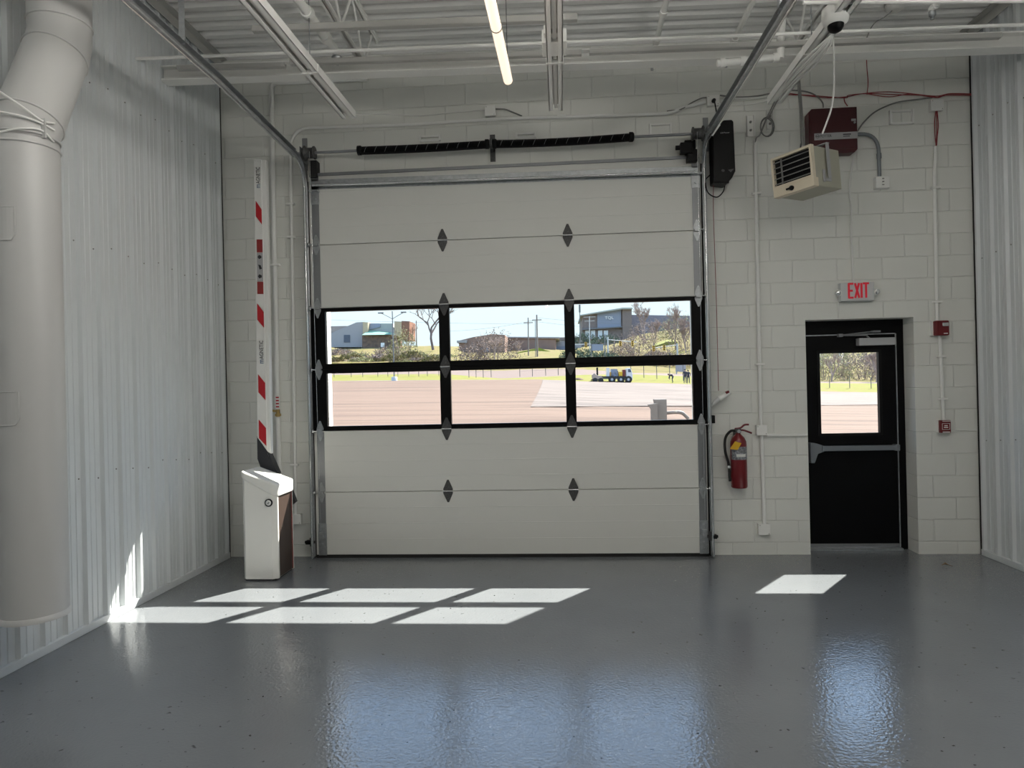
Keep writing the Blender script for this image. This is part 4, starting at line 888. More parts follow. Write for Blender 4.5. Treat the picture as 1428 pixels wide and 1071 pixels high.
# dome camera
c = P(1165, 24, 2, 3.98); dc = thing('dome_camera', c, 'white dome security camera under the right-hand ceiling channel', 'camera')
b = MB(); b.lathe([(.070, .062), (.082, .050), (.084, .0), (.075, -.035), (.052, -.052)], c, n=28); b.build('housing', M['white'], dc)
b = MB(); b.lathe([(.050, -.050), (.048, -.068), (.036, -.088), (.018, -.098), (.001, -.10)], c, n=20); plabel(b.build('dome', M['blackpaint'], dc), 'black glossy dome')
b = MB(); b.tube([c+V((0, 0, .06)), V((c.x, c.y, zc(c.x)))], .02, 8); b.build('mount', M['ceilpaint'], dc)
c = P(1248, 14, 2, 4.74); sm = thing('smoke_detector', c, 'round white smoke detector on a plate under the roof deck', 'smoke detector')
b = MB(); b.lathe([(.055, .05), (.075, .045), (.078, .02), (.06, 0), (.04, -.006)], c, n=24); b.build('detector', M['white'], sm)
b = MB(); b.box(c.x-.06, c.x+.06, c.y-.06, c.y+.06, c.z+.05, zc(c.x)); b.build('mount_plate', M['ceilgrey'], sm)
wire('detector_wire', [P(1244, 15, 2, 4.74), P(1233, 24, 1, -1.3), P(1222, 30, 1, -1.2), P(1214, 40, 1, -1.16), P(1209, 52, 1, -1.1)], .004, 'gwire', 'thin wire trailing from the smoke detector')
# loose cables from camera down the channel to the wall
b = MB(); rnd = random.Random(3)
for k in range(9):
    o = (rnd.random()-.5); pts = [P(1160+o*5, 50, 1, -1.75), P(1150+o*18, 66+o*3, 1, -1.7), P(1130+o*24, 88+o*4, 1, -1.5), P(1110+o*18, 108+o*4, 1, -1.2), P(1092+o*12, 128, 1, -.8), P(1080+o*7, 141, 1, -.06)]
    b.tube(smooth(pts), .006, 6)
bbox_thing(b, 'cable_bundle', M['wwire'], 'bundle of loose white cables from the dome camera down to the front wall', 'cables')
b = MB()
for o in (0, 2.5): b.tube(smooth([P(1160+o, 18, 1, -1.6), P(1140+o, 44, 1, -1.4), P(1128+o, 60, 1, -1.3), P(1112, 86, 1, -1.13)]), .008, 6)
for o in (0, 3): b.tube(smooth([P(1112, 86, 1, -1.0), P(1108-o, 95, 1, -.8), P(1100-o, 108, 1, -.6), P(1092, 122, 1, -.2)]), .006, 6)
b.lathe([(.03, -.02), (.034, .01), (.02, .03)], P(1112, 87, 1, -1.0), n=8)
bbox_thing(b, 'dark_cables', M['wire'], 'dark cables lying along the right-hand channel, knotted above the heater', 'cables')
b = MB(); lp = [W(1070+10*math.cos(t)*.95, 177+13.5*math.sin(t)*1.0, -.05) for t in [2*PI*i/18 for i in range(19)]]; b.tube(lp, .006, 6)
lp = [W(1069+8.5*math.cos(t), 177.5+12.5*math.sin(t), -.06) for t in [2*PI*i/18 for i in range(19)]]; b.tube(lp, .006, 6)
b.tube(smooth([W(1082, 138, -.06), W(1074, 155, -.05), W(1069, 165, -.05), W(1060, 187, -.05), W(1055, 192, -.04), W(1053, 199, -.03)]), .007, 6); b.tube(smooth([W(1086, 138, -.06), W(1079, 150, -.05), W(1071, 166, -.05)]), .006, 6)
bbox_thing(b, 'cable_coil', M['gwire'], 'small grey loop of cable above the white conduit by the motor box', 'cable')
wire('hanging_cord', [P(1162, 55, 1, -1.3), P(1163, 90, 1, -1.3), P(1163, 125, 1, -1.3), P(1159, 152, 1, -1.3), P(1152, 173, 1, -1.3), P(1147, 186, 1, -1.3)], .0065, 'wwire', 'white cord dangling from the dome camera in front of the red cabinet', 'cord')
b = MB(); c = P(1318, 788, 2, .006)
b.add([(c.x-.035, c.y, .004), (c.x-.01, c.y-.025, .022), (c.x+.035, c.y-.01, .006), (c.x+.012, c.y+.022, .025), (c.x, c.y, .012)], [(0, 1, 4), (1, 2, 4), (2, 3, 4), (3, 0, 4)]); b.tube([(c.x+.03, c.y-.008, .005), (c.x+.05, c.y-.02, .004)], .002, 4)
bbox_thing(b, 'fallen_leaf', M['leaf'], 'small dry brown leaf on the grey floor near the exit door', 'leaf')

# ------------------------------------------------------------------ outdoors
def G(px, py, Y): return P(px, py, 1, Y)
YL = 80.0
edge = [(250, 533), (455, 531.3), (520, 531), (600, 530), (700, 529.5), (760, 529), (830, 532.5), (900, 533.5), (965, 535.5), (1050, 541), (1140, 546), (1230, 547), (1400, 550)]
def lerp_tab(tab, x):
    if x <= tab[0][0]: return tab[0][1]
    for (a, b_), (c, d) in zip(tab, tab[1:]):
        if x <= c: return b_+(d-b_)*(x-a)/(c-a)
    return tab[-1][1]
zcol = [(G(px, py, YL).x, G(px, py, YL).z) for px, py in edge]
def lotz(x, y):
    f = max(0, (y-1.0)/(YL-1.0)); xf = x if y > 40 else x*(1+ (40-max(y, 1))*.04)
    return -.02+f*(lerp_tab(zcol, x*(YL+6.4)/(max(y, 0)+6.4))+.02)
b = MB(); xs = [-.62+.065*i for i in range(25)]; ysr = [WT-.02, 1, 3, 6, 10, 15, 22, 32, 45, 60, YL]
nx = len(xs); vs = []
for y in ysr:
    for s in xs: x = s*(y+6.4); vs.append((x if y > 2 else s*12, y, lotz(x if y > 2 else s*12, y)))
b.add(vs, [(j*nx+i, j*nx+i+1, (j+1)*nx+i+1, (j+1)*nx+i) for j in range(len(ysr)-1) for i in range(nx-1)], 0, True)
struct(b.build('parking_lot', M['asphalt']))
# paler concrete slab in the lot
def lotpt(px, py):
    lo, hi = .5, YL
    for _ in range(40):
        mid = (lo+hi)/2; p = G(px, py, mid)
        if p.z > lotz(p.x, mid): lo = mid
        else: hi = mid
    p = G(px, py, lo); return V((p.x, lo, lotz(p.x, lo)+.03))
rows = []
for t in [i/8 for i in range(9)]:
    pyL = 530.3+(569-530.3)*t; pxl = 757-17*t**1.3; row = []
    for k in range(13):
        px = pxl+(1300-pxl)*k/12; far = lerp_tab(edge, px)+.8; near = 568-(px-740)*.006; row.append(lotpt(px, far+(near-far)*t))
    rows.append(row)
b = MB(); b.add([p for r_ in rows for p in r_], [(j*13+i, j*13+i+1, (j+1)*13+i+1, (j+1)*13+i) for j in range(8) for i in range(12)], 0, True)
struct(b.build('parking_slab', M['concrete']))
# ground beyond: grass strip, road, bank
pcols = [250, 380, 455, 480, 520, 560, 600, 625, 650, 700, 745, 790, 815, 850, 880, 930, 975, 1060, 1140, 1185, 1235, 1400]
g0 = [(px, lerp_tab(edge, px)) for px in pcols]
prof_rows = [
    (YL, {250: 533, 455: 531.3, 600: 530, 760: 529, 830: 532.5, 965: 535.5, 1140: 546, 1230: 547, 1400: 550}),
    (90, {250: 524, 455: 523, 600: 521.5, 625: 522, 700: 528, 790: 524, 830: 522, 880: 522, 965: 525, 1140: 534, 1230: 535, 1400: 537}),
    (100, {250: 519, 455: 518, 600: 516, 700: 517, 760: 514, 790: 514, 830: 516, 880: 520, 965: 521, 1140: 532, 1230: 533, 1400: 533}),
    (110, {250: 512, 455: 510, 600: 507, 700: 506, 790: 503, 830: 502, 880: 512, 965: 512, 1140: 526, 1230: 526, 1400: 526}),
    (135, {250: 490, 455: 489, 500: 484, 560: 486, 600: 484, 625: 486, 650: 495, 700: 496, 720: 493, 750: 487, 790: 490, 815: 492, 850: 494, 880: 490, 930: 478, 975: 470, 1140: 500, 1230: 496, 1400: 490}),
    (175, {250: 488, 455: 485, 560: 484, 600: 482, 650: 487, 700: 486, 750: 485, 790: 488, 815: 484, 850: 482, 880: 470, 930: 462, 975: 455, 1140: 480, 1230: 470, 1400: 470}),
    (260, {250: 486, 560: 482, 700: 484, 790: 486, 850: 478, 930: 458, 975: 452, 1140: 470, 1230: 460, 1400: 460})]
def strips(name, ra, m):
    b = MB(); vs = []; n = len(pcols)
    for Y, tb in ra:
        tab = sorted(tb.items())
        for px in pcols: vs.append(G(px, lerp_tab(tab, px), Y))
    b.add(vs, [(j*n+i, j*n+i+1, (j+1)*n+i+1, (j+1)*n+i) for j in range(len(ra)-1) for i in range(n-1)], 0, True); return struct(b.build(name, m))
strips('terrain_verge', prof_rows[0:2], M['grass']); strips('terrain_road', prof_rows[1:3], M['road']); strips('terrain_bank', prof_rows[2:7], M['scrub'])
def gz(px, Y):
    for (Y0, t0), (Y1, t1) in zip(prof_rows, prof_rows[1:]):
        if Y0 <= Y <= Y1:
            a_ = G(px, lerp_tab(sorted(t0.items()), px), Y0).z; c_ = G(px, lerp_tab(sorted(t1.items()), px), Y1).z; return a_+(c_-a_)*(Y-Y0)/(Y1-Y0)
    return lotz(G(px, 520, Y).x, Y)
# lawn patches
b = MB(); ps = [G(px, py, 133.0) for px, py in ((707, 505), (708, 497), (720, 492), (742, 487), (752, 485), (760, 488), (772, 491), (792, 490), (793, 505))]
b.prism(ps, (0, .8, -.3)); tag(b.build('lawn', mat('lawn_green', (0.235, 0.286, 0.034), .9)), 'bright green lawn mound behind the utility poles', 'lawn')
b = MB(); ps = [G(px, py, 132.0) for px, py in ((903, 492), (915, 482), (930, 477), (944, 476), (946, 482), (930, 490))]; b.prism(ps, (0, 1.2, .5)); tag(b.build('lawn', mat('lawn_lime', (0.235, 0.235, 0.050), .9)), 'yellow-green grass slope right of the traffic signals', 'lawn')

# buildings
def slab(b, pts, Y, dep, m=0): b.prism([G(px, py, Y) for px, py in pts], (0, dep, 0), m)
hs = thing('house', G(485, 484, 138), 'pale gabled house with a green canopy on the left hilltop', 'house')
b = MB(); slab(b, [(460, 484), (459, 466), (472, 460), (497, 449.5), (506, 449), (506, 484)], 138, 14); b.build('gable_wall', M['siding'], hs)
b = MB(); slab(b, [(457, 466), (457.5, 455), (484, 454.5), (472, 460.5)], 138.4, 12); b.build('roof', M['rooft'], hs)
b = MB(); slab(b, [(479.5, 477.5), (479.5, 467), (488, 467), (488, 477.5)], 137.9, .3); plabel(b.build('window', M['darkwin'], hs), 'dark square window')
b = MB(); slab(b, [(506, 466), (506, 449), (513, 449.5), (513, 466)], 137.5, 6); b.build('chimney', M['cream'], hs)
b = MB(); slab(b, [(513, 466), (513, 451), (547, 451), (551, 466)], 139, 10); b.build('main_roof', M['roofg'], hs)
b = MB(); q = [G(504.5, 467.2, 135.5), G(551, 466.5, 135.5), G(544, 463.5, 139), G(515, 460, 139)]; b.prism(q, (0, .5, .15)); plabel(b.build('canopy', M['canopy'], hs), 'green hipped canopy')
b = MB(); slab(b, [(505, 486), (505, 467), (549, 467), (549, 486)], 136.5, 8); b.build('stone_base', M['stone'], hs)
b = MB(); slab(b, [(550, 468), (550, 448), (560, 448.5), (560, 470)], 137.5, 6); b.build('tower', M['cream'], hs)
b = MB(); slab(b, [(560, 474), (560, 447.5), (571, 448), (571, 474)], 137.6, 6); plabel(b.build('brick_tower', M['brick'], hs), 'red brick tower')
b = MB(); slab(b, [(514, 460), (514, 451), (530, 451), (530, 456)], 138.7, .5); b.build('skylight', M['bluegrey'], hs)
b = MB(); slab(b, [(531, 484), (531, 478), (536, 478), (536, 484)], 136.3, .3); b.build('notice', M['white'], hs)
hb = thing('brick_building', G(680, 498, 150), 'long brown brick building behind the bare bushy tree', 'building')
b = MB(); slab(b, [(640, 500), (640, 475), (660, 470), (686, 466), (704, 467), (704, 500)], 150, 14); b.build('front_wing', M['brickb'], hb)
b = MB(); slab(b, [(704, 498), (704, 471), (775, 471.5), (775, 498)], 160, 12); b.build('long_wing', M['brickb'], hb)
b = MB(); slab(b, [(637, 478), (637, 475), (651, 474), (651, 478)], 149.5, 4); slab(b, [(704, 471), (704, 469.5), (780, 470), (780, 472)], 159.5, 12); b.build('parapet', M['siding'], hb)
b = MB(); slab(b, [(671, 495), (671, 485), (681, 485), (681, 495)], 149.7, .4); b.build('doorway', M['bluegrey'], hb)
hw = thing('warehouse', G(775, 490, 170), 'low grey warehouse beyond the green lawn', 'warehouse')
b = MB(); slab(b, [(740, 492), (740, 472), (800, 471), (811, 471.8), (811, 492)], 170, 20); b.build('wall', M['siding'], hw)
b = MB(); slab(b, [(738, 474.5), (738, 471.5), (800, 470), (811.5, 470.8), (811.5, 474)], 169.7, 20.5); b.build('roof_edge', M['taupe'], hw)
b = MB(); slab(b, [(756, 489), (756, 483), (800, 483), (800, 490)], 169.6, .4); b.build('dock_doors', M['bluegrey'], hw)
ho = thing('office_building', G(850, 484, 200), 'large wedge-roofed office with a blue-grey front on the right hill', 'building')
b = MB(); slab(b, [(812, 490), (812, 440), (868, 430), (868, 490)], 200, 25); b.build('front_block', M['taupe'], ho)
b = MB(); slab(b, [(833, 457), (833, 437), (866, 431.5), (866, 455.5)], 199.6, .5); pn = plabel(b.build('facade_panel', M['bluegrey'], ho), 'blue-grey panel'); 
b = MB(); slab(b, [(868, 490), (868, 430), (881, 430), (881, 490)], 199, 26); b.build('tower_block', M['taupe'], ho)
b = MB(); slab(b, [(809, 440.5), (809, 439), (868, 429), (882, 429), (882, 431), (868, 431)], 198, 28); b.build('roof', M['roofg'], ho)
b = MB(); slab(b, [(881, 490), (881, 439), (975, 440.5), (975, 490)], 204, 20); b.build('rear_wing', mat('slate_cladding', (.21, .20, .24), .7, noise=(.6, (.16, .15, .18))), ho)
for x0 in (816, 824, 834, 842):
    b = MB(); slab(b, [(x0, 473), (x0, 461), (x0+6, 460.5), (x0+6, 473)], 199.7, .4); b.build('window', M['lightwin'], ho)
b = MB(); slab(b, [(812, 460), (812, 458.5), (868, 455), (868, 456.5)], 198.5, 1.5); b.build('ledge', M['metalgrey'], ho)
p = G(843.5, 446, 199.3); q = G(855, 445, 199.3); text('TQL', (q.x-p.x)*1.05, 1.0, p+V((0, -.2, 0)), (1, 0, .0), (0, 0, 1), 'lettering', M['white'], ho, .1)

# poles
def pole(name, pxb, pyb, pxt, pyt, Y, r, m, label, cat, extra=None, group=None):
    p, q = G(pxb, pyb, Y), G(pxt, pyt, Y); t = thing(name, p, label, cat, group); b = MB(); b.tube([p, q], [r, r*.75], 8); b.build('pole_shaft', M[m], t)
    if extra: extra(t, p, q)
    return t
def light_arms(t, p, q):
    b = MB()
    for s in (-1, 1): b.tube(smooth([q+V((0, 0, -1.0)), q+V((s*.8, 0, -.55)), q+V((s*1.5, 0, -.2))]), .04, 6)
    b.build('arm', M['metalgrey'], t)
    for s in (-1, 1): b = MB(); b.box(q.x+s*1.5-.35, q.x+s*1.5+.35, q.y-.2, q.y+.2, q.z-.25, q.z-.12); b.build('lamp_head', M['metalgrey'], t)
    b = MB(); b.lathe([(.38, 0), (.38, .75), (.30, .80)], p+V((0, 0, -.1)), n=12); plabel(b.build('concrete_base', M['poleglv'], t), 'pale concrete footing')
pole('street_lamp', 550, 533, 547, 434, 78.5, .085, 'metalgrey', 'tall dark lamp post on a concrete footing at the lot edge on the left', 'lamp post', light_arms)
def cross(t, p, q):
    b = MB(); b.box(q.x-.9, q.x+.9, q.y-.06, q.y+.06, q.z-1.05, q.z-.90); b.build('crossarm', M['wood'], t)
pole('utility_pole', 737, 507, 736.5, 443, 122, .13, 'wood', 'left of the two wooden utility poles in the middle pane', 'utility pole', cross, 'wooden utility poles')
pole('utility_pole', 749.5, 505, 748.5, 439, 120, .17, 'wood', 'right, thicker of the two wooden utility poles in the middle pane', 'utility pole', cross, 'wooden utility poles')
pole('slim_pole', 747, 505, 746.3, 447, 119, .07, 'metalgrey', 'slim dark pole touching the thicker utility pole', 'pole')
pole('flag_pole', 809, 478, 808.3, 425, 150, .12, 'metalgrey', 'dark tall mast left of the wedge-roofed office', 'mast', lambda t, p, q: MB().tube([p.lerp(q, .80), p.lerp(q, 1.0)], .22, 8).build('antenna', M['metalgrey'], t))
pole('utility_pole', 822.5, 500, 822, 441, 128, .11, 'poleglv', 'pale utility pole in front of the office building', 'utility pole', lambda t, p, q: MB().box(q.x-1.2, q.x+1.2, q.y-.05, q.y+.05, q.z-.2, q.z-.1).box(q.x-1.0, q.x+1.0, q.y-.05, q.y+.05, q.z-1.0, q.z-.9).build('crossarm', M['poleglv'], t))
pole('utility_pole', 581, 484, 580.5, 447, 140, .13, 'wood', 'thin grey pole left of the big bare tree', 'utility pole')
pole('sign_post', 857, 498, 856.5, 468, 125, .11, 'wood', 'short wooden post beside the traffic signals', 'post')
def signal(base, top, arm_to, lights, label, Y=116):
    p, q = G(*base, Y), G(*top, Y); t = thing('traffic_signal', p, label, 'traffic signal', 'mast-arm traffic signals')
    b = MB(); b.tube([p, q], .15, 8); b.build('mast', M['poleglv'], t)
    b = MB(); r_ = G(*arm_to, Y); a0 = p.lerp(q, .88); b.tube([a0, r_], .07, 6); b.build('mast_arm', M['poleglv'], t)
    for lx, ly in lights:
        c = G(lx, ly, Y); b = MB(); b.box(c.x-.20, c.x+.20, c.y-.25, c.y+.05, c.z-.50, c.z+.50); sgn = b.build('signal_head', M['signal'], t)
        for k in (-.32, 0, .32): b = MB(); b.lathe([(.12, 0), (.12, .05)], c+V((0, -.25, k)), (0, -1, 0), 10); b.build('lens', M['black'], sgn)
signal((848, 500), (847.5, 470), (888, 477.5), [(865, 479), (882, 479)], 'mast-arm traffic signal reaching right, in front of the office')
signal((945, 498), (944, 479), (908, 486), [(911.5, 486), (926, 485)], 'mast-arm traffic signal reaching left, in the right pane')
signal((797, 500), (797, 478), (824, 480), [(817, 481)], 'traffic signal on a long arm beside the grey sign board')
sb = thing('sign_board', G(833, 489, 112), 'blank grey sign board on two posts below the office', 'sign'); b = MB(); slab(b, [(824, 489), (824, 480), (841.5, 480), (841.5, 489)], 112, .4); b.build('board', M['bluegrey'], sb)
for px in (824.8, 843.5): b = MB(); b.tube([G(px, 500, 112), G(px, 466 if px > 840 else 480, 112)], .09, 6); b.build('post', M['metalgrey'], sb)
sb = thing('billboard', G(951, 520, 98), 'pale square sign board behind the people at the lot edge', 'sign'); b = MB(); slab(b, [(942.5, 518), (942.5, 509), (956.5, 508.5), (956.5, 519)], 98, .3); b.build('board', M['siding'], sb)
for px in (943.5, 955.5): b = MB(); b.tube([G(px, 524, 98.2), G(px, 509, 98.2)], .10, 6); b.build('post', M['poleglv'], sb)
for k, (a, c) in enumerate((((250, 436), (740, 452)), ((736, 447), (1000, 468)), ((748, 443), (1000, 455)), ((620, 462), (748, 446)))):
    p, q = G(*a, 121), G(*c, 121); m_ = (p+q)/2-V((0, 0, .9)); b = MB(); b.tube(arc(p, m_, q, 12), .022, 4)
    tag(b.build('power_line', M['metalgrey']), ['power line sagging over the house on the left', 'lowest power line right of the utility poles', 'highest power line right of the utility poles', 'power line reaching left from the thicker utility pole'][k], 'power line', 'power lines')

# fence posts with a mesh of thin rails
def fence_run(posts, Y, h, label):
    t = thing('wire_fence', G(*posts[0], Y), label, 'fence'); rail = []
    for px, py in posts:
        p = G(px, py, Y); b = MB(); b.tube([p, p+V((0, 0, h))], .045, 6); b.build('post', M['fence'], t); rail.append(p)
    for k in (.5, .98): b = MB(); b.tube([p+V((0, 0, h*k)) for p in rail], .012, 4); b.build('rail', M['fence'], t)
fence_run([(466, 528), (490, 528), (506, 527.5), (527, 527), (541, 526.5), (555, 526), (570, 525.5), (584, 525), (596, 524.5), (612, 524)], 86, 1.7, 'dark wire fence along the grass at the left')
fence_run([(654, 526.5), (664, 526.5), (674, 526.5), (685, 526)], 84, 1.6, 'short dark fence at the gateway in the middle pane')
fence_run([(725, 525.5), (742.5, 524.8), (761, 524), (778.5, 523.3), (797, 523)], 86, 1.6, 'dark wire fence along the grass in the middle pane')
fence_run([(880, 526), (898, 527), (916, 528.5), (934, 529.5), (953, 531), (975, 533)], 84, 2.1, 'dark wire fence behind the tow truck and the people')
fence_run([(1120, 541), (1157, 541.5), (1185, 542), (1215, 543), (1250, 544)], 84, 1.6, 'dark wire fence seen through the exit door window')

# post close by outside the right pane
pp = thing('steel_post', V((G(924, 575, 4.2).x, 4.2, -.02)), 'dark grey steel post with a curved arm just outside the right pane', 'post')
xa, xb, zt = G(915, 575, 4.2).x, G(930, 575, 4.2).x, G(921, 557, 4.2).z
b = MB(); b.prism([(xa-.02, 4.2, zt), (xb, 4.2, zt+.0), (xb, 4.2, -.05), (xa+.02, 4.2, -.05), (xa+.02, 4.2, zt-.25)], (0, .18, 0)); b.build('main_post', M['postgrey'], pp)
x2, x3, z2 = G(908, 570, 4.1).x, G(917, 570, 4.1).x, G(908, 567, 4.1).z
b = MB(); b.prism([(x2-.05, 4.1, z2+.03), (x3, 4.1, z2+.05), (x3, 4.1, -.05), (x2, 4.1, -.05), (x2, 4.1, z2-.04)], (0, .08, 0)); b.build('side_post', M['postgrey'], pp)
b = MB(); b.tube(smooth([G(928, 576, 4.3), G(940, 575, 4.3), G(950, 575.5, 4.3), G(955, 579, 4.3), G(960, 584, 4.3)]), .028, 10); b.build('curved_arm', M['postgrey'], pp)

# truck and trailer
Yt = 79.2
tr = thing('tow_truck', G(855, 532, Yt), 'white flatbed work truck loaded with gear at the lot edge', 'truck')
def tp(px, py, dy=0): return G(px, py, Yt+dy)
b = MB(); b.prism([tp(873.5, 529.5), tp(873.5, 513.5), (tp(879, 513.3)), tp(881.5, 519), tp(882.3, 523), tp(882.3, 529.5)], (0, 2.0, 0)); cb = b.build('cab', M['truckw'], tr, bevel=.06)
b = MB(); b.prism([tp(876, 519, -.03), tp(876, 514.8, -.03), tp(879, 514.8, -.03), tp(880.8, 519, -.03)], (0, .06, 0)); b.build('side_window', M['darkwin'], cb)
b = MB(); b.prism([tp(838, 528.5, .2), tp(838, 525.5, .2), tp(874, 525.5, .2), tp(874, 528.5, .2)], (0, 1.6, 0)); b.build('chassis', M['metalgrey'], tr)
b = MB(); b.prism([tp(839, 526), tp(839, 524.8), tp(873, 524.8), tp(873, 526)], (0, 2.1, 0)); b.build('flatbed', M['black'], tr)
for k, (x0, x1, y0, m) in enumerate(((846, 850, 513, 'truckw'), (851, 856, 519, 'signal'), (857, 862, 517, 'metalgrey'), (863, 868, 518.5, 'yellow'), (868.5, 872, 515.5, 'ared'), (852, 861, 514.5, 'bluegrey'))):
    b = MB(); b.prism([tp(x0, 525, .3), tp(x0, y0, .3), tp(x1, y0, .3), tp(x1, 525, .3)], (0, 1.3, 0)); b.build('equipment', M[m], tr)
for px in (853.5, 866, 876.5):
    for dy in (-.05, 1.75):
        c = tp(px, 529.2, dy); b = MB(); b.lathe([(.20, 0), (.44, 0), (.46, .06), (.46, .24), (.44, .30), (.20, .30)], c, (0, 1, 0), 18); wh = b.build('wheel', M['rubber'], tr)
        b = MB(); b.lathe([(.17, -.01), (.12, .03), (.05, .0)], c, (0, 1, 0), 14); b.build('hub', M['poleglv'], wh)
tl = thing('small_trailer', tp(832, 532), 'tan machine on a low trailer behind the white truck', 'trailer')
b = MB(); b.prism([tp(825, 530.5), tp(825, 529), tp(841, 528.5), tp(841, 530)], (0, 1.8, 0)); b.build('deck', M['black'], tl)
b = MB(); b.prism([tp(826.5, 529), tp(825.5, 523), (tp(829, 520.5)), tp(833, 523.5), tp(840, 524), tp(841, 529)], (0, 1.5, 0)); b.build('machine_body', M['tan'], tl, bevel=.05)
b = MB(); b.tube([tp(833, 524, .6), tp(832.8, 512.5, .6)], .12, 8); b.build('exhaust_stack', M['black'], tl)
for px in (830, 838):
    b = MB(); b.lathe([(.1, 0), (.32, 0), (.34, .1), (.32, .22), (.1, .22)], tp(px, 530.6, -.1), (0, 1, 0), 16); b.build('wheel', M['rubber'], tl)
b = MB(); c = lotpt(807, 531.4); b.lathe([(.9, 0), (.8, .3), (.3, .5), (.05, .52)], c+V((0, 2.5, -.1)), n=12); tag(b.build('soil_heap', M['stone']), 'low dark heap at the lot edge left of the truck', 'heap')

# people at the lot edge
def person(px, py, Y, H, pose, label, face=1):
    base = lotpt(px, py) if py > 531 else G(px, py, Y); base = G(px, py, Y); k = H/1.75
    J = {}
    if pose == 'stand':
        pts = dict(pel=(0, 0, .95), chest=(0, 0, 1.32), neck=(0, -.01, 1.50), head=(0, -.02, 1.62), top=(0, -.02, 1.72), shl=(-.19, 0, 1.42), ell=(-.25, -.02, 1.14), hal=(-.20, -.18, .92), shr=(.19, 0, 1.42), elr=(.26, -.02, 1.14), har=(.22, -.16, .92),
                   hpl=(-.10, 0, .90), knl=(-.11, -.02, .50), anl=(-.12, .02, .08), tol=(-.13, -.14, .03), hpr=(.10, 0, .90), knr=(.12, -.02, .50), anr=(.13, .02, .08), tor=(.14, -.14, .03))
    else:                                       # bending forward over the ground
        pts = dict(pel=(.10, 0, .82), chest=(-.18, 0, 1.05), neck=(-.34, 0, 1.06), head=(-.44, 0, 1.03), top=(-.53, 0, .99), shl=(-.26, -.17, 1.02), ell=(-.34, -.18, .76), hal=(-.40, -.12, .52), shr=(-.26, .17, 1.02), elr=(-.36, .18, .76), har=(-.42, .12, .52),
                   hpl=(.10, -.10, .80), knl=(-.02, -.12, .46), anl=(.06, -.12, .08), tol=(-.10, -.13, .03), hpr=(.10, .10, .80), knr=(.0, .12, .46), anr=(.10, .12, .08), tor=(-.06, .13, .03))
    names = list(pts); idx = {n_: i for i, n_ in enumerate(names)}
    ed = [('pel', 'chest'), ('chest', 'neck'), ('neck', 'head'), ('head', 'top'), ('chest', 'shl'), ('shl', 'ell'), ('ell', 'hal'), ('chest', 'shr'), ('shr', 'elr'), ('elr', 'har'), ('pel', 'hpl'), ('hpl', 'knl'), ('knl', 'anl'), ('anl', 'tol'), ('pel', 'hpr'), ('hpr', 'knr'), ('knr', 'anr'), ('anr', 'tor')]
    rad = dict(pel=.15, chest=.16, neck=.06, head=.10, top=.07, shl=.075, ell=.05, hal=.04, shr=.075, elr=.05, har=.04, hpl=.10, knl=.07, anl=.05, tol=.04, hpr=.10, knr=.07, anr=.05, tor=.04)
    me = bpy.data.meshes.new('person'); me.from_pydata([(face*p[0]*k, p[1]*k, p[2]*k) for p in pts.values()], [(idx[a], idx[c]) for a, c in ed], [])
    o = bpy.data.objects.new('person_tmp', me); COL.objects.link(o)
    md = o.modifiers.new('skin', 'SKIN'); o.modifiers.new('sub', 'SUBSURF').levels = 1
    for i, n_ in enumerate(names): r_ = rad[n_]*k; me.skin_vertices[0].data[i].radius = (r_, r_)
    me.skin_vertices[0].data[0].use_root = True
    bpy.context.view_layer.update(); m2 = bpy.data.meshes.new_from_object(o.evaluated_get(bpy.context.evaluated_depsgraph_get())); bpy.data.objects.remove(o)
    m2.name = 'person'
    m2.materials.clear()
    for x in ('cloth', 'cloth2', 'skin'): m2.materials.append(M[x])
    hd = V((face*pts['head'][0]*k, pts['head'][1]*k, pts['head'][2]*k)); hl_ = [V((face*pts[n_][0]*k, pts[n_][1]*k, pts[n_][2]*k)) for n_ in ('hal', 'har')]
    for f in m2.polygons:
        c = f.center; f.use_smooth = True; f.material_index = 0
        if c.z < .88*k and not (pose != 'stand' and c.x*face < -.15*k): f.material_index = 1
        if (c-hd).length < .17*k or min((c-h_).length for h_ in hl_) < .08*k: f.material_index = 2
    o = bpy.data.objects.new('person', m2); COL.objects.link(o); o.location = base; o['_w'] = list(base)
    b = MB(); hw_ = base+hd+V((0, 0, .03*k)); b.lathe([(.115*k, -.02*k), (.118*k, .03*k), (.09*k, .09*k), (.03*k, .115*k)], hw_+V((0, .015, 0)), (0, 0, 1), 12); b.build('hair', M['black'], o)
    return tag(o, label, 'person')
person(937.5, 534, 78.5, 1.75, 'bend', 'person in dark clothes bending over at the lot edge')
person(955.5, 534.5, 79, 1.78, 'stand', 'person in dark clothes standing, left of the pair at right')
person(960.0, 534.8, 79.5, 1.72, 'stand', 'person in dark clothes standing, right of the pair at right')

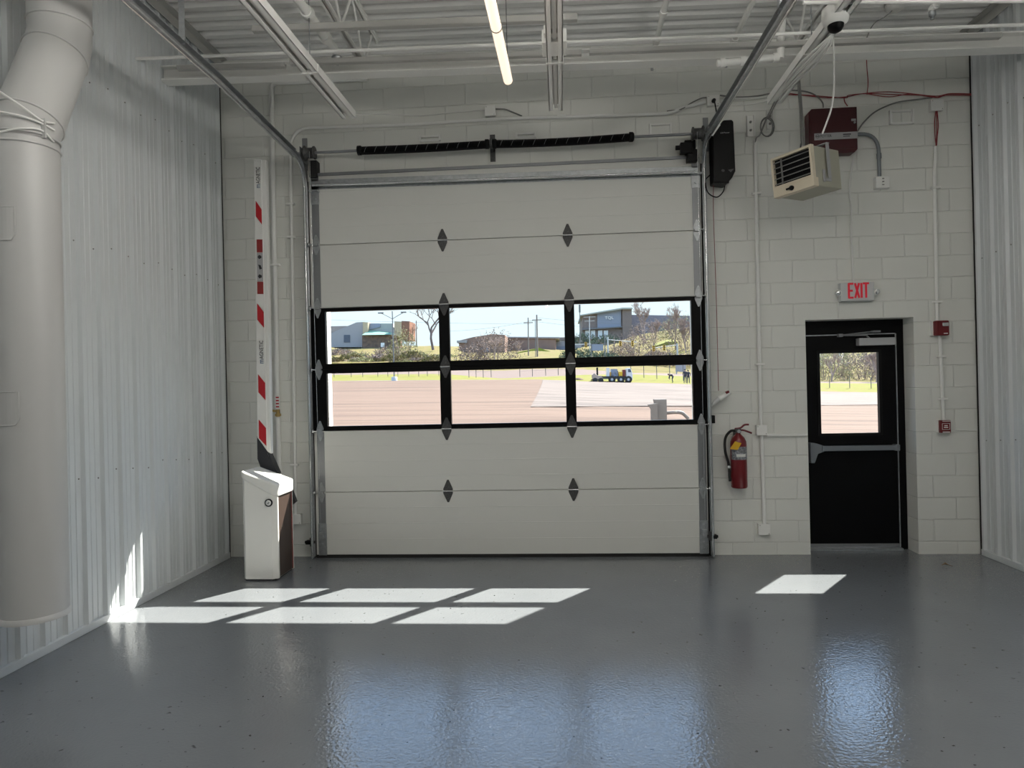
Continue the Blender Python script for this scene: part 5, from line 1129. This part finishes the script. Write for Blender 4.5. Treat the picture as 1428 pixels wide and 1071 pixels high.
# trees and brush
def tree(px, py, Y, H, spread, label, m='bark', depth=5, seed=1, r0=.16, name='bare_tree', trunk=.28, group='bare trees on the far bank', kids=(2, 4)):
    rnd = random.Random(seed); base = G(px, py, Y)-V((0, 0, .3)); tw = MB(); br = MB()
    def grow(p, d, L, r, lev):
        q = p+d*L*.5+V((rnd.gauss(0, .05), rnd.gauss(0, .05), 0))*L; e = q+(d+V((rnd.gauss(0, .12), rnd.gauss(0, .12), .06))).normalized()*L*.5
        (tw if lev == 0 else br).tube([p, q, e], [r, r*.85, r*.7], 6 if lev < 2 else 4 if lev < 3 else 3, cap=False)
        if lev >= depth: return
        for k in range(rnd.randint(*kids)):
            a = rnd.uniform(0, 2*PI); s = rnd.uniform(.35, .95)*spread; nd = (d+V((math.cos(a)*s, math.sin(a)*s, rnd.uniform(-.05, .25)))).normalized()
            st = p.lerp(e, rnd.uniform(.55, 1)) if k else e
            grow(st, nd, L*rnd.uniform(.62, .82), max(r*.66, .022), lev+1)
    grow(base, V((rnd.gauss(0, .04), 0, 1)).normalized(), H*trunk, r0, 0)
    t = thing(name, base, label, 'tree', group); tw.build('trunk', M[m], t, fix=False); br.build('branches', M[m], t, fix=False); return t
tree(604, 486, 128, 17.0, 1.15, 'big bare tree on the bank at the right edge of the left pane', seed=6, r0=.30, depth=5, trunk=.27, kids=(2, 4))
tree(690, 506, 112, 8.0, .85, 'wide bare bushy tree in front of the brick building', 'twig', seed=11, r0=.14, depth=6, trunk=.20, kids=(2, 4))
tree(572, 484, 140, 6.5, .6, 'small thin bare tree right of the house', 'twig', seed=8, r0=.10, depth=5)
tree(722, 498, 150, 6.0, .7, 'faint bare tree left of the utility poles', 'twig', seed=9, r0=.10, depth=4)
tree(897, 478, 132, 9.5, .55, 'tall bare tree before the office rear wing', 'twig', seed=21, r0=.14, depth=6)
tree(912, 490, 122, 7.0, .7, 'tangled bare tree above the traffic signals', 'twig', seed=25, r0=.12, depth=6)
tree(942, 488, 125, 9.5, .5, 'tall bare tree near the right edge of the right pane', 'twig', seed=28, r0=.14, depth=6)
tree(957, 492, 121, 7.5, .6, 'leaning bare tree behind the right-hand signal mast', 'twig', seed=33, r0=.12, depth=6)
tree(1160, 535, 100, 6.0, .8, 'bare tree seen through the exit door window, on the left', 'twig', seed=41, r0=.12, depth=5)
tree(1222, 535, 99, 6.0, .8, 'bare tree seen through the exit door window, on the right', 'twig', seed=43, r0=.12, depth=6)
def bush(px, py, Y, w, h, m, label, seed, n=900, cat='bush', leafs=.11):
    rnd = random.Random(seed); c = G(px, py, Y); b = MB(); sw = MB()
    for k in range(n):
        a = rnd.uniform(0, 2*PI); e = math.acos(rnd.uniform(0, 1)); r = rnd.uniform(.55, 1)**.5*(1+.18*math.sin(3*a+seed)+.12*math.sin(7*a))
        p = c+V((w*math.sin(e)*math.cos(a)*r, w*.5*math.sin(e)*math.sin(a)*r, h*math.cos(e)*r-.2))
        t1 = V((rnd.gauss(0, 1), rnd.gauss(0, 1), rnd.gauss(0, 1))).normalized(); t2 = t1.orthogonal().normalized(); s = leafs*rnd.uniform(.6, 1.5)
        b.add([p-t1*s*1.6, p+t2*s*.6, p+t1*s*1.6, p-t2*s*.6], [(0, 1, 2, 3)])
    for k in range(14):
        a = rnd.uniform(-1, 1); sw.tube([c+V((a*w*.3, 0, -.3)), c+V((a*w*.9, rnd.uniform(-.4, .4)*w*.4, h*rnd.uniform(.6, 1.1)))], [.06, .02], 4)
    t = thing('bush', c, label, cat, 'brush on the far bank'); b.build('foliage', M[m], t, fix=False); sw.build('stems', M['twig'], t, fix=False)
for k, (px, py, Y, w, h, m, lab) in enumerate((
    (475, 497, 126, 3.2, 1.6, 'brush', 'brown brush below the house at the far left'), (497, 500, 122, 3.0, 1.4, 'brushg', 'olive brush below the house window'),
    (540, 500, 122, 3.4, 2.4, 'brush', 'brown brush below the green canopy'), (562, 498, 120, 3.0, 5.2, 'brushg', 'tall olive bush right of the lamp post'),
    (525, 506, 116, 3.6, 1.6, 'brush', 'low brown brush left of the lamp post foot'), (582, 502, 118, 3.2, 1.6, 'brushg', 'low olive brush under the big bare tree'),
    (660, 503, 116, 3.5, 3.0, 'brush', 'brown brush left of the bushy tree'), (690, 500, 117, 4.6, 4.8, 'brush', 'dense brown brush around the bushy tree'),
    (806, 500, 118, 4.0, 2.0, 'everg', 'dark evergreen hedge at the left of the right pane'), (815, 478, 160, 3.2, 2.6, 'everg', 'dark shrubs at the foot of the office front'), (845, 478, 155, 3.6, 2.0, 'everg', 'dark shrubs right of the sign board'),
    (838, 503, 114, 4.0, 1.6, 'everg', 'dark hedge under the sign board'), (868, 500, 120, 3.4, 3.0, 'brush', 'brown brush under the first traffic lights'),
    (890, 497, 124, 4.6, 4.8, 'brush', 'tall brown brush below the office rear wing'), (918, 500, 118, 3.4, 1.6, 'brush', 'brown brush below the lime slope'), (903, 474, 150, 5.0, 5.0, 'brush', 'high brown thicket beside the office tower'),
    (945, 473, 142, 4.2, 5.4, 'brushg', 'yellowish thicket at the upper right of the right pane'), (962, 492, 124, 4.4, 5.6, 'brush', 'brown thicket behind the right signal mast'), (935, 508, 112, 3.6, 1.6, 'brush', 'low brown brush behind the sign near the people'),
    (968, 508, 110, 3.6, 2.2, 'brush', 'low brown brush at the right edge of the right pane'),
    (1150, 530, 104, 4.6, 5.0, 'brushg', 'brown thicket at the left in the exit window'), (1172, 522, 112, 4.6, 6.2, 'brushg', 'green-yellow thicket in the middle of the exit window'),
    (1205, 530, 105, 4.4, 4.6, 'brush', 'pinkish brown thicket at the right in the exit window'), (1222, 512, 116, 5.0, 5.4, 'brush', 'high brown thicket at the upper right of the exit window'), (1148, 508, 120, 5.0, 5.0, 'bluegrey', 'grey-blue thicket at the upper left of the exit window'))):
    bush(px, py, Y, w, h, m, lab, 50+k, n=1300 if w < 4 else 1700)

for k in range(12):
    px = 462+14*k
    bush(px, 503+4*math.sin(k*2.1)-(.02*(px-462)), 113+3*math.sin(k*1.7), 2.2, .8+.4*math.sin(k*3.3), ('scrub', 'brush', 'scrub', 'brushg')[k % 4], ['first', 'second', 'third', 'fourth', 'fifth', 'sixth', 'seventh', 'eighth', 'ninth', 'tenth', 'eleventh', 'last'][k]+' clump from the left in the low scrub row on the far bank', 90+k, n=700)
# ------------------------------------------------------------------ light
sun = bpy.data.lights.new('sun', 'SUN'); sun.energy = 17.5; sun.angle = math.radians(.53); sun.color = (1, .95, .86)
so = bpy.data.objects.new('sun', sun); COL.objects.link(so); so.location = (8, 12, 14)
so.rotation_euler = V((-.58, -.756, -1)).to_track_quat('-Z', 'Y').to_euler()
wd = bpy.data.worlds.new('sky'); SC.world = wd; wd.use_nodes = True; nt = wd.node_tree; bg_ = nt.nodes['Background']
tc = nt.nodes.new('ShaderNodeTexCoord'); sp = nt.nodes.new('ShaderNodeSeparateXYZ'); rp = nt.nodes.new('ShaderNodeValToRGB')
nt.links.new(tc.outputs['Generated'], sp.inputs[0]); nt.links.new(sp.outputs[2], rp.inputs['Fac']); nt.links.new(rp.outputs['Color'], bg_.inputs['Color'])
e = rp.color_ramp.elements; e[0].position = 0; e[0].color = (.78, .93, 1.0, 1); e[1].position = 1; e[1].color = (.22, .42, .85, 1)
k = rp.color_ramp.elements.new(.14); k.color = (.78, .95, 1.03, 1); k = rp.color_ramp.elements.new(.40); k.color = (1.0, 1.55, 2.4, 1); k = rp.color_ramp.elements.new(.7); k.color = (.50, .80, 1.25, 1)
bg_.inputs['Strength'].default_value = 1.05
for o in bpy.data.objects:
    if '_w' in o: del o['_w']
SC.view_settings.view_transform = 'Standard'; SC.view_settings.look = 'None'; SC.view_settings.exposure = .3; SC.view_settings.gamma = 1
SC.view_settings.use_curve_mapping = False
